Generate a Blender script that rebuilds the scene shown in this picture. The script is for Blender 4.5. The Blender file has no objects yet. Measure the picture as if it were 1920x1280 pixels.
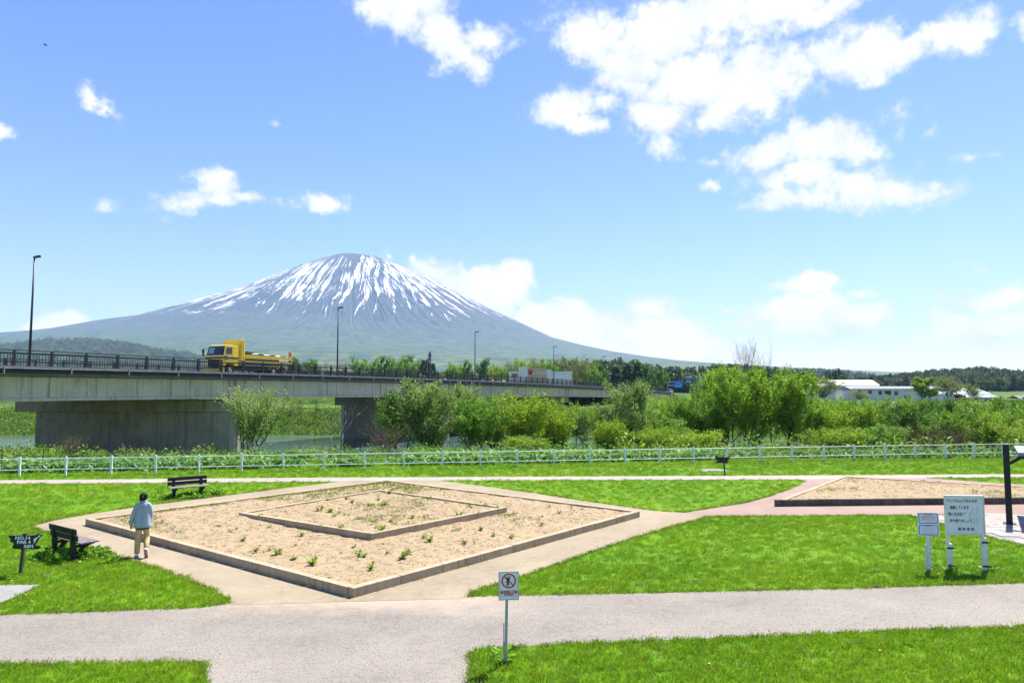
import bpy, bmesh, math, random
import numpy as np
from mathutils import Vector, Matrix
random.seed(7)
rng = np.random.default_rng(7)
PI = math.pi
scene = bpy.context.scene
COL = scene.collection

# ------------------------------------------------------------------ camera
F, HY, CAMH = 1300.0, 733.0, 4.15           # focal length and horizon row in photo pixels
PITCH = math.atan((HY - 640) / F)
cam_d = bpy.data.cameras.new('camera'); cam = bpy.data.objects.new('camera', cam_d); COL.objects.link(cam)
cam.location = (0, 0, CAMH); cam.rotation_euler = (PI / 2 + PITCH, 0, 0)
cam_d.sensor_width = 36; cam_d.lens = 36 * F / 1920; cam_d.clip_start = 0.1; cam_d.clip_end = 60000
scene.camera = cam

# ------------------------------------------------------------------ sun, exposure
SUN_AZ, SUN_EL = math.radians(36), math.radians(57)      # azimuth measured from +Y towards +X
sd = bpy.data.lights.new('sun', 'SUN'); sd.energy = 5.0; sd.angle = math.radians(0.53); sd.color = (1, .955, .88)
so = bpy.data.objects.new('sun', sd); COL.objects.link(so)
sdir = Vector((math.sin(SUN_AZ) * math.cos(SUN_EL), math.cos(SUN_AZ) * math.cos(SUN_EL), math.sin(SUN_EL)))
so.rotation_euler = sdir.to_track_quat('Z', 'Y').to_euler(); so.location = (20, -20, 60)
vs = scene.view_settings
scene.display_settings.display_device = 'sRGB'
vs.view_transform = 'Standard'; vs.look = 'None'; vs.gamma = 1; vs.use_curve_mapping = False; vs.exposure = 1.3
scene.cycles.max_bounces = 6; scene.cycles.transparent_max_bounces = 8
scene.cycles.use_denoising = True
scene.cycles.sample_clamp_indirect = 6

def ray(px, py):
    a, b, c = (px - 960) / F, 1.0, -(py - 640) / F
    cp, sp = math.cos(PITCH), math.sin(PITCH)
    return np.array([a, b * cp - c * sp, b * sp + c * cp])
def G(px, py, z=0.0):                         # point of the place at height z
    d = ray(px, py); t = (z - CAMH) / d[2]
    return np.array([d[0] * t, d[1] * t, z])
def AT(px, Y, z=0.0): return np.array([(px - 960) / F * (Y * .9975), Y, z])
def ZT(py, Y, px=960):                        # height seen at row py at distance Y
    d = ray(px, py); return CAMH + d[2] / d[1] * Y

# ------------------------------------------------------------------ node helpers
class NT:
    def __init__(s, tree): s.t = tree; s.n = tree.nodes; s.l = tree.links
    def node(s, typ, **kw):
        n = s.n.new(typ)
        for k, v in kw.items(): setattr(n, k, v)
        return n
    def put(s, sock, v):
        if isinstance(v, bpy.types.NodeSocket): s.l.new(v, sock)
        elif v is not None: sock.default_value = v
    def math(s, op, a, b=None, c=None, clamp=False):
        n = s.node('ShaderNodeMath', operation=op, use_clamp=clamp); s.put(n.inputs[0], a)
        if b is not None: s.put(n.inputs[1], b)
        if c is not None: s.put(n.inputs[2], c)
        return n.outputs[0]
    def vmath(s, op, a, b=None, scale=None):
        n = s.node('ShaderNodeVectorMath', operation=op); s.put(n.inputs[0], a)
        if b is not None: s.put(n.inputs[1], b)
        if scale is not None: s.put(n.inputs[3], scale)
        return n.outputs[1] if op in ('LENGTH', 'DOT_PRODUCT', 'DISTANCE') else n.outputs[0]
    def noise(s, vec, scale, detail=4, rough=.55, dist=0, out='Fac', typ='FBM'):
        n = s.node('ShaderNodeTexNoise'); s.put(n.inputs['Vector'], vec)
        n.inputs['Scale'].default_value = scale; n.inputs['Detail'].default_value = detail
        n.inputs['Roughness'].default_value = rough; n.inputs['Distortion'].default_value = dist
        return n.outputs[out]
    def mix(s, f, a, b, mode='MIX'):
        n = s.node('ShaderNodeMix', data_type='RGBA', blend_type=mode, clamp_factor=True)
        s.put(n.inputs[0], f); s.put(n.inputs[6], col4(a)); s.put(n.inputs[7], col4(b)); return n.outputs[2]
    def rng(s, v, a, b, c=0., d=1., smooth=False):
        n = s.node('ShaderNodeMapRange', interpolation_type='SMOOTHSTEP' if smooth else 'LINEAR')
        s.put(n.inputs[0], v); n.inputs[1].default_value = a; n.inputs[2].default_value = b
        n.inputs[3].default_value = c; n.inputs[4].default_value = d; return n.outputs[0]
    def mapping(s, vec, loc=(0, 0, 0), rot=(0, 0, 0), sc=(1, 1, 1)):
        n = s.node('ShaderNodeMapping'); s.put(n.inputs[0], vec); n.inputs[1].default_value = loc
        n.inputs[2].default_value = rot; n.inputs[3].default_value = sc; return n.outputs[0]
def col4(c):
    if isinstance(c, (tuple, list)) and len(c) == 3: return (*c, 1)
    return c

MATS = {}
def new_mat(name):
    m = bpy.data.materials.new(name); m.use_nodes = True; m.node_tree.nodes.clear(); MATS[name] = m
    t = NT(m.node_tree); out = t.node('ShaderNodeOutputMaterial'); return m, t, out
def finish(t, out, color, rough=.7, spec=.3, metal=0, bump=None, bstr=.3, bdist=.02, trans=None, coat=0):
    b = t.node('ShaderNodeBsdfPrincipled'); t.put(b.inputs['Base Color'], col4(color)); t.put(b.inputs['Roughness'], rough)
    b.inputs['Specular IOR Level'].default_value = spec; b.inputs['Metallic'].default_value = metal
    b.inputs['Coat Weight'].default_value = coat
    if bump is not None:
        n = t.node('ShaderNodeBump'); n.inputs['Strength'].default_value = bstr; n.inputs['Distance'].default_value = bdist
        t.put(n.inputs['Height'], bump); t.l.new(n.outputs[0], b.inputs['Normal'])
    if trans is not None:
        tr = t.node('ShaderNodeBsdfTranslucent'); t.put(tr.inputs[0], col4(color)); mx = t.node('ShaderNodeMixShader')
        mx.inputs[0].default_value = trans; t.l.new(b.outputs[0], mx.inputs[1]); t.l.new(tr.outputs[0], mx.inputs[2])
        t.l.new(mx.outputs[0], out.inputs[0])
    else: t.l.new(b.outputs[0], out.inputs[0])
def pos(t): return t.node('ShaderNodeNewGeometry').outputs['Position']
def objc(t): return t.node('ShaderNodeTexCoord').outputs['Object']

def simple(name, c, rough=.6, var=.18, scale=8., spec=.3, metal=0, c2=None, bstr=.15, coat=0, world=False):
    m, t, out = new_mat(name); p = pos(t) if world else objc(t)
    n1 = t.noise(p, scale, 5); n2 = t.noise(p, scale * 9, 3)
    f = t.math('ADD', t.math('MULTIPLY', n1, .65), t.math('MULTIPLY', n2, .35))
    dark = tuple(x * (1 - var * 1.6) for x in c) if c2 is None else c2
    colr = t.mix(t.rng(f, .35, .65), dark, tuple(min(1, x * (1 + var * .6)) for x in c))
    finish(t, out, colr, t.rng(n1, .3, .7, max(.05, rough - .1), min(1, rough + .1)), spec, metal, n2, bstr, .01, coat=coat)
    return m

def leaf_mat(name, a, b, trans=.40, rough=.55):
    """leaf colour varies leaf by leaf (attribute tint) and plant by plant"""
    m, t, out = new_mat(name)
    at = t.node('ShaderNodeAttribute', attribute_name='tint'); oi = t.node('ShaderNodeObjectInfo')
    f = t.math('ADD', t.math('MULTIPLY', at.outputs['Fac'], .75), t.math('MULTIPLY', oi.outputs['Random'], .25))
    finish(t, out, t.mix(f, a, b), rough, .25, trans=trans)
    return m

# setting materials
def m_grass():
    m, t, out = new_mat('lawn_grass'); p = pos(t)
    n1 = t.noise(p, .22, 4, .6); n2 = t.noise(p, 1.3, 4, .6); n3 = t.noise(p, 22, 4, .7)
    c = t.mix(t.rng(n1, .38, .62), (.09, .23, .004), (.145, .28, .005))
    c = t.mix(t.rng(n2, .52, .72, 0, .4), c, (.23, .30, .015))
    c = t.mix(t.rng(n3, .3, .7), t.mix(.55, c, (.02, .07, .004)), c)
    finish(t, out, c, .85, .1, bump=n3, bstr=.6, bdist=.04); return m
def m_blade():
    m, t, out = new_mat('grass_blade'); p = pos(t); oi = t.node('ShaderNodeObjectInfo')
    at = t.node('ShaderNodeAttribute', attribute_name='tint')
    n1 = t.noise(p, .22, 4, .6); n2 = t.noise(p, 1.3, 4, .6)
    c = t.mix(t.rng(n1, .38, .62), (.12, .305, .004), (.19, .375, .005))
    c = t.mix(t.rng(n2, .50, .72, 0, .4), c, (.29, .37, .02))
    c = t.mix(t.math('MULTIPLY', at.outputs['Fac'], .55), c, (.33, .43, .04))
    c = t.mix(t.rng(oi.outputs['Random'], .93, 1.), c, (.33, .29, .13))
    finish(t, out, c, .5, .3, trans=.35); return m
def m_asphalt():
    m, t, out = new_mat('pale_asphalt'); p = pos(t)
    n1 = t.noise(p, .35, 5, .65); n2 = t.noise(p, 7, 4, .7); v = t.node('ShaderNodeTexVoronoi'); t.put(v.inputs[0], p); v.inputs['Scale'].default_value = 60
    sp = t.noise(p, 30, 3, .6)
    c = t.mix(t.rng(n1, .38, .62), (.172, .162, .145), (.256, .24, .214))
    c = t.mix(t.rng(n2, .4, .7), c, (.25, .22, .19))
    c = t.mix(t.rng(sp, .57, .64), c, (.085, .072, .068))
    c = t.mix(t.rng(v.outputs['Distance'], .0, .25), (.36, .32, .30), c)
    sq = t.node('ShaderNodeSeparateXYZ'); t.l.new(p, sq.inputs[0]); nz = t.noise(p, 1.6, 5, .65)
    fy = t.rng(t.math('ADD', sq.outputs[1], t.math('MULTIPLY', nz, 1.8)), 14.0, 15.1); fx = t.math('MULTIPLY', t.rng(sq.outputs[0], -6.8, -5.0), t.rng(sq.outputs[0], .6, -1.2))
    c = t.mix(t.math('MULTIPLY', t.math('MULTIPLY', fy, fx), t.rng(t.noise(p, 12, 4, .7), .3, .6, .5, 1)), c, (.39, .31, .235))
    cr = t.noise(t.mapping(p, sc=(.5, 2.6, 1)), 2.2, 6, .6, 1.5)
    crk = t.math('ABSOLUTE', t.math('SUBTRACT', cr, .5))
    c = t.mix(t.rng(crk, .0, .008, .7, 0), c, (.08, .06, .055))
    finish(t, out, c, .9, .2, bump=sp, bstr=.35, bdist=.01); return m
def m_gravel(name, a, b, d):
    m, t, out = new_mat(name); p = pos(t)
    n1 = t.noise(p, .5, 5, .6, .4); n2 = t.noise(p, 5, 5, .7); sp = t.noise(p, 55, 2, .5)
    c = t.mix(t.rng(n1, .36, .66), a, b); c = t.mix(t.rng(n2, .45, .7, 0, .6), c, d)
    c = t.mix(t.rng(sp, .6, .72, 0, .7), c, tuple(x * .5 for x in a))
    finish(t, out, c, .92, .15, bump=sp, bstr=.3, bdist=.01); return m
def m_soil():
    m, t, out = new_mat('dry_soil'); p = pos(t)
    n1 = t.noise(p, .8, 5, .6); n2 = t.noise(t.mapping(p, rot=(0, 0, .5), sc=(1, 2.4, 1)), 16, 5, .75, .2); n3 = t.noise(p, 60, 3, .6)
    c = t.mix(t.rng(n1, .35, .65), (.272, .213, .135), (.33, .258, .162))
    c = t.mix(t.rng(n2, .40, .66, 0, .8), c, (.39, .308, .20)); c = t.mix(t.rng(n2, .26, .36, .3, 0), c, (.28, .20, .12))
    c = t.mix(t.rng(n3, .54, .66, 0, .7), c, (.15, .105, .065))
    finish(t, out, c, .95, .1, bump=n2, bstr=.5, bdist=.03); return m
def m_concrete(name, a, b, streak=True, sc=1., stain=(.05, .05, .045)):
    m, t, out = new_mat(name); p = pos(t)
    n1 = t.noise(p, .5 * sc, 5, .65); n2 = t.noise(p, 9 * sc, 4, .65)
    c = t.mix(t.rng(n1, .35, .65), a, b); c = t.mix(t.rng(n2, .4, .7, 0, .45), c, tuple(x * .7 for x in a))
    if streak:
        s1 = t.noise(t.mapping(p, sc=(2.2, 2.2, .16)), 1.3 * sc, 5, .7)
        c = t.mix(t.rng(s1, .50, .72, 0, .75), c, stain)
        s2 = t.noise(p, 2.5 * sc, 6, .7); c = t.mix(t.rng(s2, .58, .75, 0, .6), c, stain)
    finish(t, out, c, .88, .2, bump=n2, bstr=.25, bdist=.02); return m
def m_water():
    m, t, out = new_mat('river_water'); p = pos(t)
    w = t.noise(t.mapping(p, sc=(.22, 1., 1)), 1.1, 4, .6); w2 = t.noise(p, 5, 3, .6)
    h = t.math('ADD', w, t.math('MULTIPLY', w2, .3))
    n1 = t.noise(t.mapping(p, sc=(.1, .6, 1)), .6, 4, .6)
    finish(t, out, t.mix(t.rng(n1, .4, .6), (.045, .085, .075), (.10, .15, .14)), .12, .5, bump=h, bstr=.35, bdist=.12); return m
def m_terrain():
    m, t, out = new_mat('grassland'); p = pos(t)
    n0 = t.noise(p, .012, 4, .6); n1 = t.noise(p, .09, 5, .65); n2 = t.noise(p, 2.2, 5, .7)
    c = t.mix(t.rng(n0, .4, .6), (.05, .12, .018), (.10, .17, .03))
    c = t.mix(t.rng(n1, .52, .68), c, (.20, .20, .085)); c = t.mix(t.rng(n2, .35, .6, .7, 0), c, (.02, .045, .01))
    finish(t, out, c, .9, .1, bump=n2, bstr=.6, bdist=.2); return m
M = {}
M['grass'] = m_grass(); M['blade'] = m_blade(); M['asphalt'] = m_asphalt(); M['terrain'] = m_terrain(); M['water'] = m_water()
M['gravel'] = m_gravel('beige_fine_gravel', (.232, .195, .142), (.308, .262, .19), (.35, .285, .20))
M['pink'] = m_gravel('pinkish_gravel', (.25, .18, .15), (.30, .225, .19), (.26, .20, .175))
M['farpath'] = m_gravel('pale_path', (.30, .255, .235), (.37, .32, .30), (.33, .29, .27))
M['soil'] = m_soil()
M['kerb'] = m_concrete('kerb_concrete', (.36, .28, .185), (.46, .38, .27), True, 3., (.19, .14, .085))
M['kerb_dark'] = m_concrete('dark_kerb_concrete', (.075, .06, .05), (.13, .11, .09), True, 3., (.02, .02, .02))  # darker concrete tone, only on the front run of the right bed
M['paver'] = m_concrete('paver_stone', (.29, .27, .25), (.38, .355, .335), False, 3.)
M['slab'] = m_concrete('grey_slab', (.22, .22, .22), (.30, .30, .30), True, 2., (.15, .15, .15))
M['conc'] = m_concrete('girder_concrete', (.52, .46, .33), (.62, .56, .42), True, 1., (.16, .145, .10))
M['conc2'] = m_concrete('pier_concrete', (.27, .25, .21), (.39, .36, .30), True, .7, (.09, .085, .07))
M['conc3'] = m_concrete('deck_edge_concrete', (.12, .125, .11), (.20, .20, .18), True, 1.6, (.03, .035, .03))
M['road'] = simple('road_asphalt', (.07, .07, .072), .9, .2, 1., world=True)
M['steel'] = simple('dark_brown_steel', (.018, .015, .018), .45, .25, 4., .4)
M['pipe'] = simple('dark_pipe', (.022, .026, .038), .4, .3, 3., .5)
M['bracket'] = simple('bracket_zinc', (.35, .36, .37), .4, .2, 6., .5)
M['white'] = simple('white_painted_steel', (.62, .68, .66), .5, .12, 5.)
M['fence'] = simple('fence_white_paint', (.74, .82, .83), .5, .1, 6., c2=(.46, .60, .60))
M['wood'] = simple('dark_weathered_wood', (.028, .024, .028), .7, .4, 6., bstr=.5)
M['seatwood'] = simple('grey_seat_wood', (.21, .19, .19), .75, .3, 7., bstr=.5)
M['greenwood'] = simple('mossy_dark_wood', (.02, .028, .012), .8, .5, 14., c2=(.006, .006, .008), bstr=.6)
M['black'] = simple('black_paint', (.008, .008, .014), .5, .3, 5., .35)
M['postwood'] = simple('grey_post_wood', (.06, .065, .055), .8, .4, 20., bstr=.6)
M['galv'] = simple('galvanised_steel', (.34, .40, .42), .5, .2, 9., .5)
M['signwhite'] = simple('sign_white', (.66, .72, .82), .45, .06, 4.)
M['signgrey'] = simple('sign_pale_grey', (.62, .70, .78), .5, .08, 4.)
M['ink'] = simple('dark_ink', (.012, .016, .035), .5, .1)
M['inkgrey'] = simple('faded_ink', (.30, .38, .44), .6, .1)
M['red'] = simple('sign_red', (.50, .018, .025), .45, .1)
M['blue'] = simple('sign_blue', (.03, .16, .62), .45, .1)
M['roadblue'] = simple('road_sign_blue', (.02, .20, .62), .4, .05)
M['yellow'] = simple('yellow_truck_paint', (.78, .56, .005), .35, .05, 3., .5, coat=.3)
M['navy'] = simple('navy_stripe', (.012, .018, .07), .4, .1)
M['chassis'] = simple('black_chassis', (.014, .014, .016), .6, .3)
M['glass'] = simple('dark_glass', (.02, .035, .06), .08, .2, 1., .6)
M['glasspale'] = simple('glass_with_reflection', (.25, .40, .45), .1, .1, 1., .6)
M['cover'] = simple('white_tarpaulin', (.72, .71, .70), .7, .1, 2.)
M['orange'] = simple('rusty_orange', (.55, .17, .03), .6, .5, 5., c2=(.12, .03, .02))
M['rubber'] = simple('rubber', (.012, .012, .013), .8, .3)
M['hub'] = simple('white_hub', (.5, .5, .5), .4, .1)
M['bark'] = simple('grey_brown_bark', (.075, .06, .05), .9, .4, 6., bstr=.6)
M['barkdark'] = simple('dark_bark', (.03, .024, .022), .9, .4, 6., bstr=.6)
M['barkpale'] = simple('pale_bark', (.30, .26, .23), .85, .3, 6., bstr=.4)
M['barkred'] = simple('reddish_twigs', (.17, .10, .07), .85, .3, 6.)
M['wall'] = simple('pale_wall', (.72, .73, .76), .7, .1, .4)
M['wall2'] = simple('grey_wall', (.30, .33, .38), .7, .15, .5)
M['tanwall'] = simple('tan_panel', (.52, .38, .26), .7, .1, .5)
M['roofw'] = simple('white_metal_roof', (.75, .78, .82), .4, .04, .3)
M['roofteal'] = simple('teal_metal_roof', (.30, .50, .48), .45, .08, .3)
M['roofdark'] = simple('dark_roof', (.04, .05, .09), .5, .15, .3)
M['window'] = simple('window_glass', (.03, .04, .06), .15, .3, .5, .6)
M['bare'] = simple('bare_earth', (.40, .29, .20), .95, .3, .4, world=True)
M['redstack'] = simple('reddish_brown_boards', (.24, .10, .10), .8, .4, 1.)
M['net'] = simple('green_netting', (.01, .12, .10), .8, .2)
M['rust'] = simple('rusty_rod', (.10, .05, .035), .8, .3)
M['bird'] = simple('dark_feathers', (.02, .02, .03), .8, .2)
M['lf_silver'] = leaf_mat('silvery_willow_leaves', (.08, .18, .035), (.38, .52, .14), .4)
M['lf_green'] = leaf_mat('fresh_green_leaves', (.04, .15, .01), (.27, .48, .04))
M['lf_dark'] = leaf_mat('mid_green_leaves', (.028, .09, .014), (.19, .36, .045))
M['lf_yell'] = leaf_mat('yellow_green_leaves', (.10, .20, .008), (.36, .53, .03))
M['lf_lime'] = leaf_mat('lime_green_leaves', (.07, .20, .012), (.38, .56, .05))
M['lf_olive'] = leaf_mat('olive_leaves', (.10, .15, .03), (.26, .32, .08))
M['lf_con'] = leaf_mat('dark_conifer_needles', (.03, .08, .03), (.10, .17, .06), .1)
M['lf_far'] = leaf_mat('distant_woodland_leaves', (.05, .11, .03), (.16, .24, .055), .2)
M['lf_farb'] = leaf_mat('distant_budding_leaves', (.09, .09, .04), (.19, .20, .07), .2)
M['lf_butter'] = leaf_mat('butterbur_leaves', (.08, .24, .02), (.27, .42, .10), .3, .6)
M['lf_weed'] = leaf_mat('weed_leaves', (.10, .20, .015), (.25, .33, .03), .3)
M['dry'] = simple('dry_grass', (.30, .25, .09), .8, .3, 30., c2=(.16, .11, .045))
M['straw'] = simple('dry_straw', (.48, .37, .24), .85, .2, 30., c2=(.32, .23, .14))

# ------------------------------------------------------------------ sky: Nishita light + clouds by direction
W = bpy.data.worlds.new('World'); scene.world = W; W.use_nodes = True; W.node_tree.nodes.clear(); w = NT(W.node_tree)
wo = w.node('ShaderNodeOutputWorld'); bg = w.node('ShaderNodeBackground'); w.l.new(bg.outputs[0], wo.inputs[0])
sky = w.node('ShaderNodeTexSky', sky_type='NISHITA'); sky.sun_disc = False; sky.sun_elevation = SUN_EL; sky.sun_rotation = SUN_AZ
sky.air_density = 1.0; sky.dust_density = 0.2; sky.ozone_density = 2.5; sky.altitude = 100
SKYSTR = .082; HAZE = 0.76e-4
bg.inputs[1].default_value = SKYSTR
gen = w.node('ShaderNodeTexCoord').outputs['Generated']
sx = w.node('ShaderNodeSeparateXYZ'); w.l.new(gen, sx.inputs[0])
az = w.math('ARCTAN2', sx.outputs[0], sx.outputs[1]); el = w.math('ARCSINE', sx.outputs[2])
cx_ = w.node('ShaderNodeCombineXYZ'); w.l.new(az, cx_.inputs[0]); w.l.new(el, cx_.inputs[1]); P0 = cx_.outputs[0]
wn = w.noise(gen, 9, 5, .6, 0, 'Color')
warp = w.vmath('MULTIPLY', w.vmath('SUBTRACT', wn, (.5, .5, .5)), (.13, .075, 0))
P1 = w.vmath('ADD', P0, warp)
def ae(px, py):
    d = ray(px, py); d = d / np.linalg.norm(d); return math.atan2(d[0], d[1]), math.asin(d[2])
CL = [  # px, py, half width, half height, tilt deg, weight
 (775,25,95,48,-8,1.15),(840,70,75,48,-35,1.15),(905,88,58,26,8,.75),(835,115,35,22,0,.5),
 (1110,75,85,55,-20,1.15),(1180,120,95,60,-10,1.2),(1250,75,110,62,0,1.1),(1330,30,130,48,0,1.1),(1460,25,110,45,10,1.0),(1280,160,120,62,0,1.2),(1400,155,135,68,0,1.2),(1500,130,65,40,0,1.0),(1560,12,90,30,15,.8),
 (1240,215,80,40,0,1.1),(1340,200,90,35,0,1.0),(1060,195,80,42,18,1.05),(1085,235,40,24,0,.9),(1140,185,40,28,0,.9),(1245,268,26,20,-30,.55),(1450,215,50,18,20,.6),
 (1590,110,70,45,-8,1.1),(1650,95,80,48,-5,1.1),(1740,80,75,30,14,.9),(1810,60,55,30,12,.9),(1905,52,38,24,30,.7),(1590,60,40,25,0,.7),
 (1430,290,70,34,5,1.05),(1520,270,95,34,-2,1.1),(1600,280,60,30,0,.95),(1480,330,80,30,0,1.0),(1600,345,110,34,-4,1.05),(1700,350,80,25,-10,.95),(1500,375,80,20,0,.95),(1330,305,30,12,5,.5),(1350,350,18,12,0,.55),
 (1680,215,40,20,-10,.28),(1675,250,14,16,0,.4),(1745,245,18,10,20,.3),(1822,290,32,12,0,.5),(1650,70,60,30,0,.7),
 (400,345,55,28,-5,1.1),(350,378,50,18,10,.75),(415,375,45,18,0,.75),(480,372,60,14,4,.65),(590,374,38,20,0,1.0),(515,230,16,8,0,.4),(210,375,12,6,0,.2),
 (150,185,42,16,-25,.75),(180,205,24,12,-25,.6),(12,240,40,17,-20,.85),(115,612,60,16,5,.95),(20,632,60,12,0,.8),
 (740,490,14,8,-30,.5),(800,495,22,12,0,.6),(840,487,22,12,0,.7),(850,515,60,26,-5,1.0),(920,540,70,38,-5,1.2),(960,530,45,32,0,1.1),(900,580,90,40,0,1.1),
 (1010,610,70,34,-10,1.1),(1100,610,95,38,-5,1.2),(1200,620,90,38,-6,1.15),(1225,570,42,18,-5,1.0),(1280,645,90,26,-8,.9),(1130,650,150,26,-4,.8),
 (1518,537,42,20,0,1.15),(1610,550,18,8,0,.6),(1440,590,90,18,6,.9),(1500,585,100,26,0,1.1),(1590,590,80,24,-3,1.05),(1500,615,140,20,0,.6),(1360,582,30,7,-5,.6),
 (1830,545,100,16,8,.6),(1890,545,60,24,5,.8),(1830,590,105,22,0,.95),(1900,595,70,30,0,.9),(1835,495,26,12,0,.35),(1540,690,130,8,2,.75),(1800,620,120,14,0,.4)]
fld = None
for (cx, cy, rx, ry, tilt, wt) in CL:
    a0, e0 = ae(cx, cy); a1, _ = ae(cx + rx, cy); a2, _ = ae(cx - rx, cy); _, e1 = ae(cx, cy - ry); _, e2 = ae(cx, cy + ry)
    ra, re = abs(a1 - a2) / 2 * 1.35, abs(e1 - e2) / 2 * 1.35
    v = w.vmath('SUBTRACT', P1, (a0, e0, 0))
    v = w.mapping(v, rot=(0, 0, -math.radians(tilt)), sc=(1, 1, 1))
    v = w.vmath('MULTIPLY', v, (1 / ra, 1 / re, 0))
    f = w.math('MULTIPLY', w.math('SUBTRACT', 1, w.vmath('LENGTH', v)), wt)
    fld = f if fld is None else w.math('MAXIMUM', fld, f)
# the sky goes on outside the frame with clouds of the same kind
def off(axis, lim): return w.rng(axis, lim, lim + .12)
outm = w.math('MAXIMUM', w.rng(w.math('ABSOLUTE', az), .70, .85), w.rng(el, .52, .62))
gn = w.rng(w.noise(w.mapping(gen, sc=(1, 1, 1.8)), 3.2, 3, .5), .52, .75, -.3, 1.0)
fld = w.math('MAXIMUM', fld, w.math('SUBTRACT', w.math('MULTIPLY', gn, outm), w.math('MULTIPLY', w.math('SUBTRACT', 1, outm), 3)))
fb = w.noise(gen, 26, 9, .68); fb2 = w.noise(gen, 14, 5, .6)
dens = w.math('ADD', fld, w.math('MULTIPLY', w.math('SUBTRACT', fb, .5), 1.55))
dens = w.math('ADD', dens, w.math('MULTIPLY', w.math('SUBTRACT', fb2, .55), .9))
dens = w.math('ADD', dens, w.math('MULTIPLY', w.math('SUBTRACT', w.noise(gen, 80, 6, .65), .5), .55))
dens = w.math('ADD', dens, w.rng(el, .0, .28, .30, .02))
cov = w.rng(dens, -.02, .62, 0, 1, True)
sh = w.math('ADD', w.math('MULTIPLY', dens, .35), w.math('MULTIPLY', fb2, .9))
ccol = w.mix(w.rng(sh, .45, .85), (7.6 , 7.9, 8.4), (9.6, 9.6, 9.6)) if False else None
CW = 1 / (SKYSTR * 2 ** vs.exposure)
ccol = w.mix(w.rng(sh, .42, .78), (.80 * CW, .86 * CW, .95 * CW), (1.25 * CW, 1.25 * CW, 1.25 * CW))
ccol = w.vmath('SCALE', ccol, scale=w.rng(el, .0, .28, 1.35, 1.0))
skyc = w.node('ShaderNodeHueSaturation'); w.l.new(sky.outputs[0], skyc.inputs['Color']); skyc.inputs['Hue'].default_value = .517; skyc.inputs['Saturation'].default_value = 1.22; skyc.inputs['Value'].default_value = 1.0
w.l.new(w.mix(w.math('MULTIPLY', cov, .96), skyc.outputs[0], ccol), bg.inputs[0])
try: W.cycles.sampling_method = 'MANUAL'; W.cycles.sample_map_resolution = 1024
except Exception: pass
SKYNODE = skyc

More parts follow.
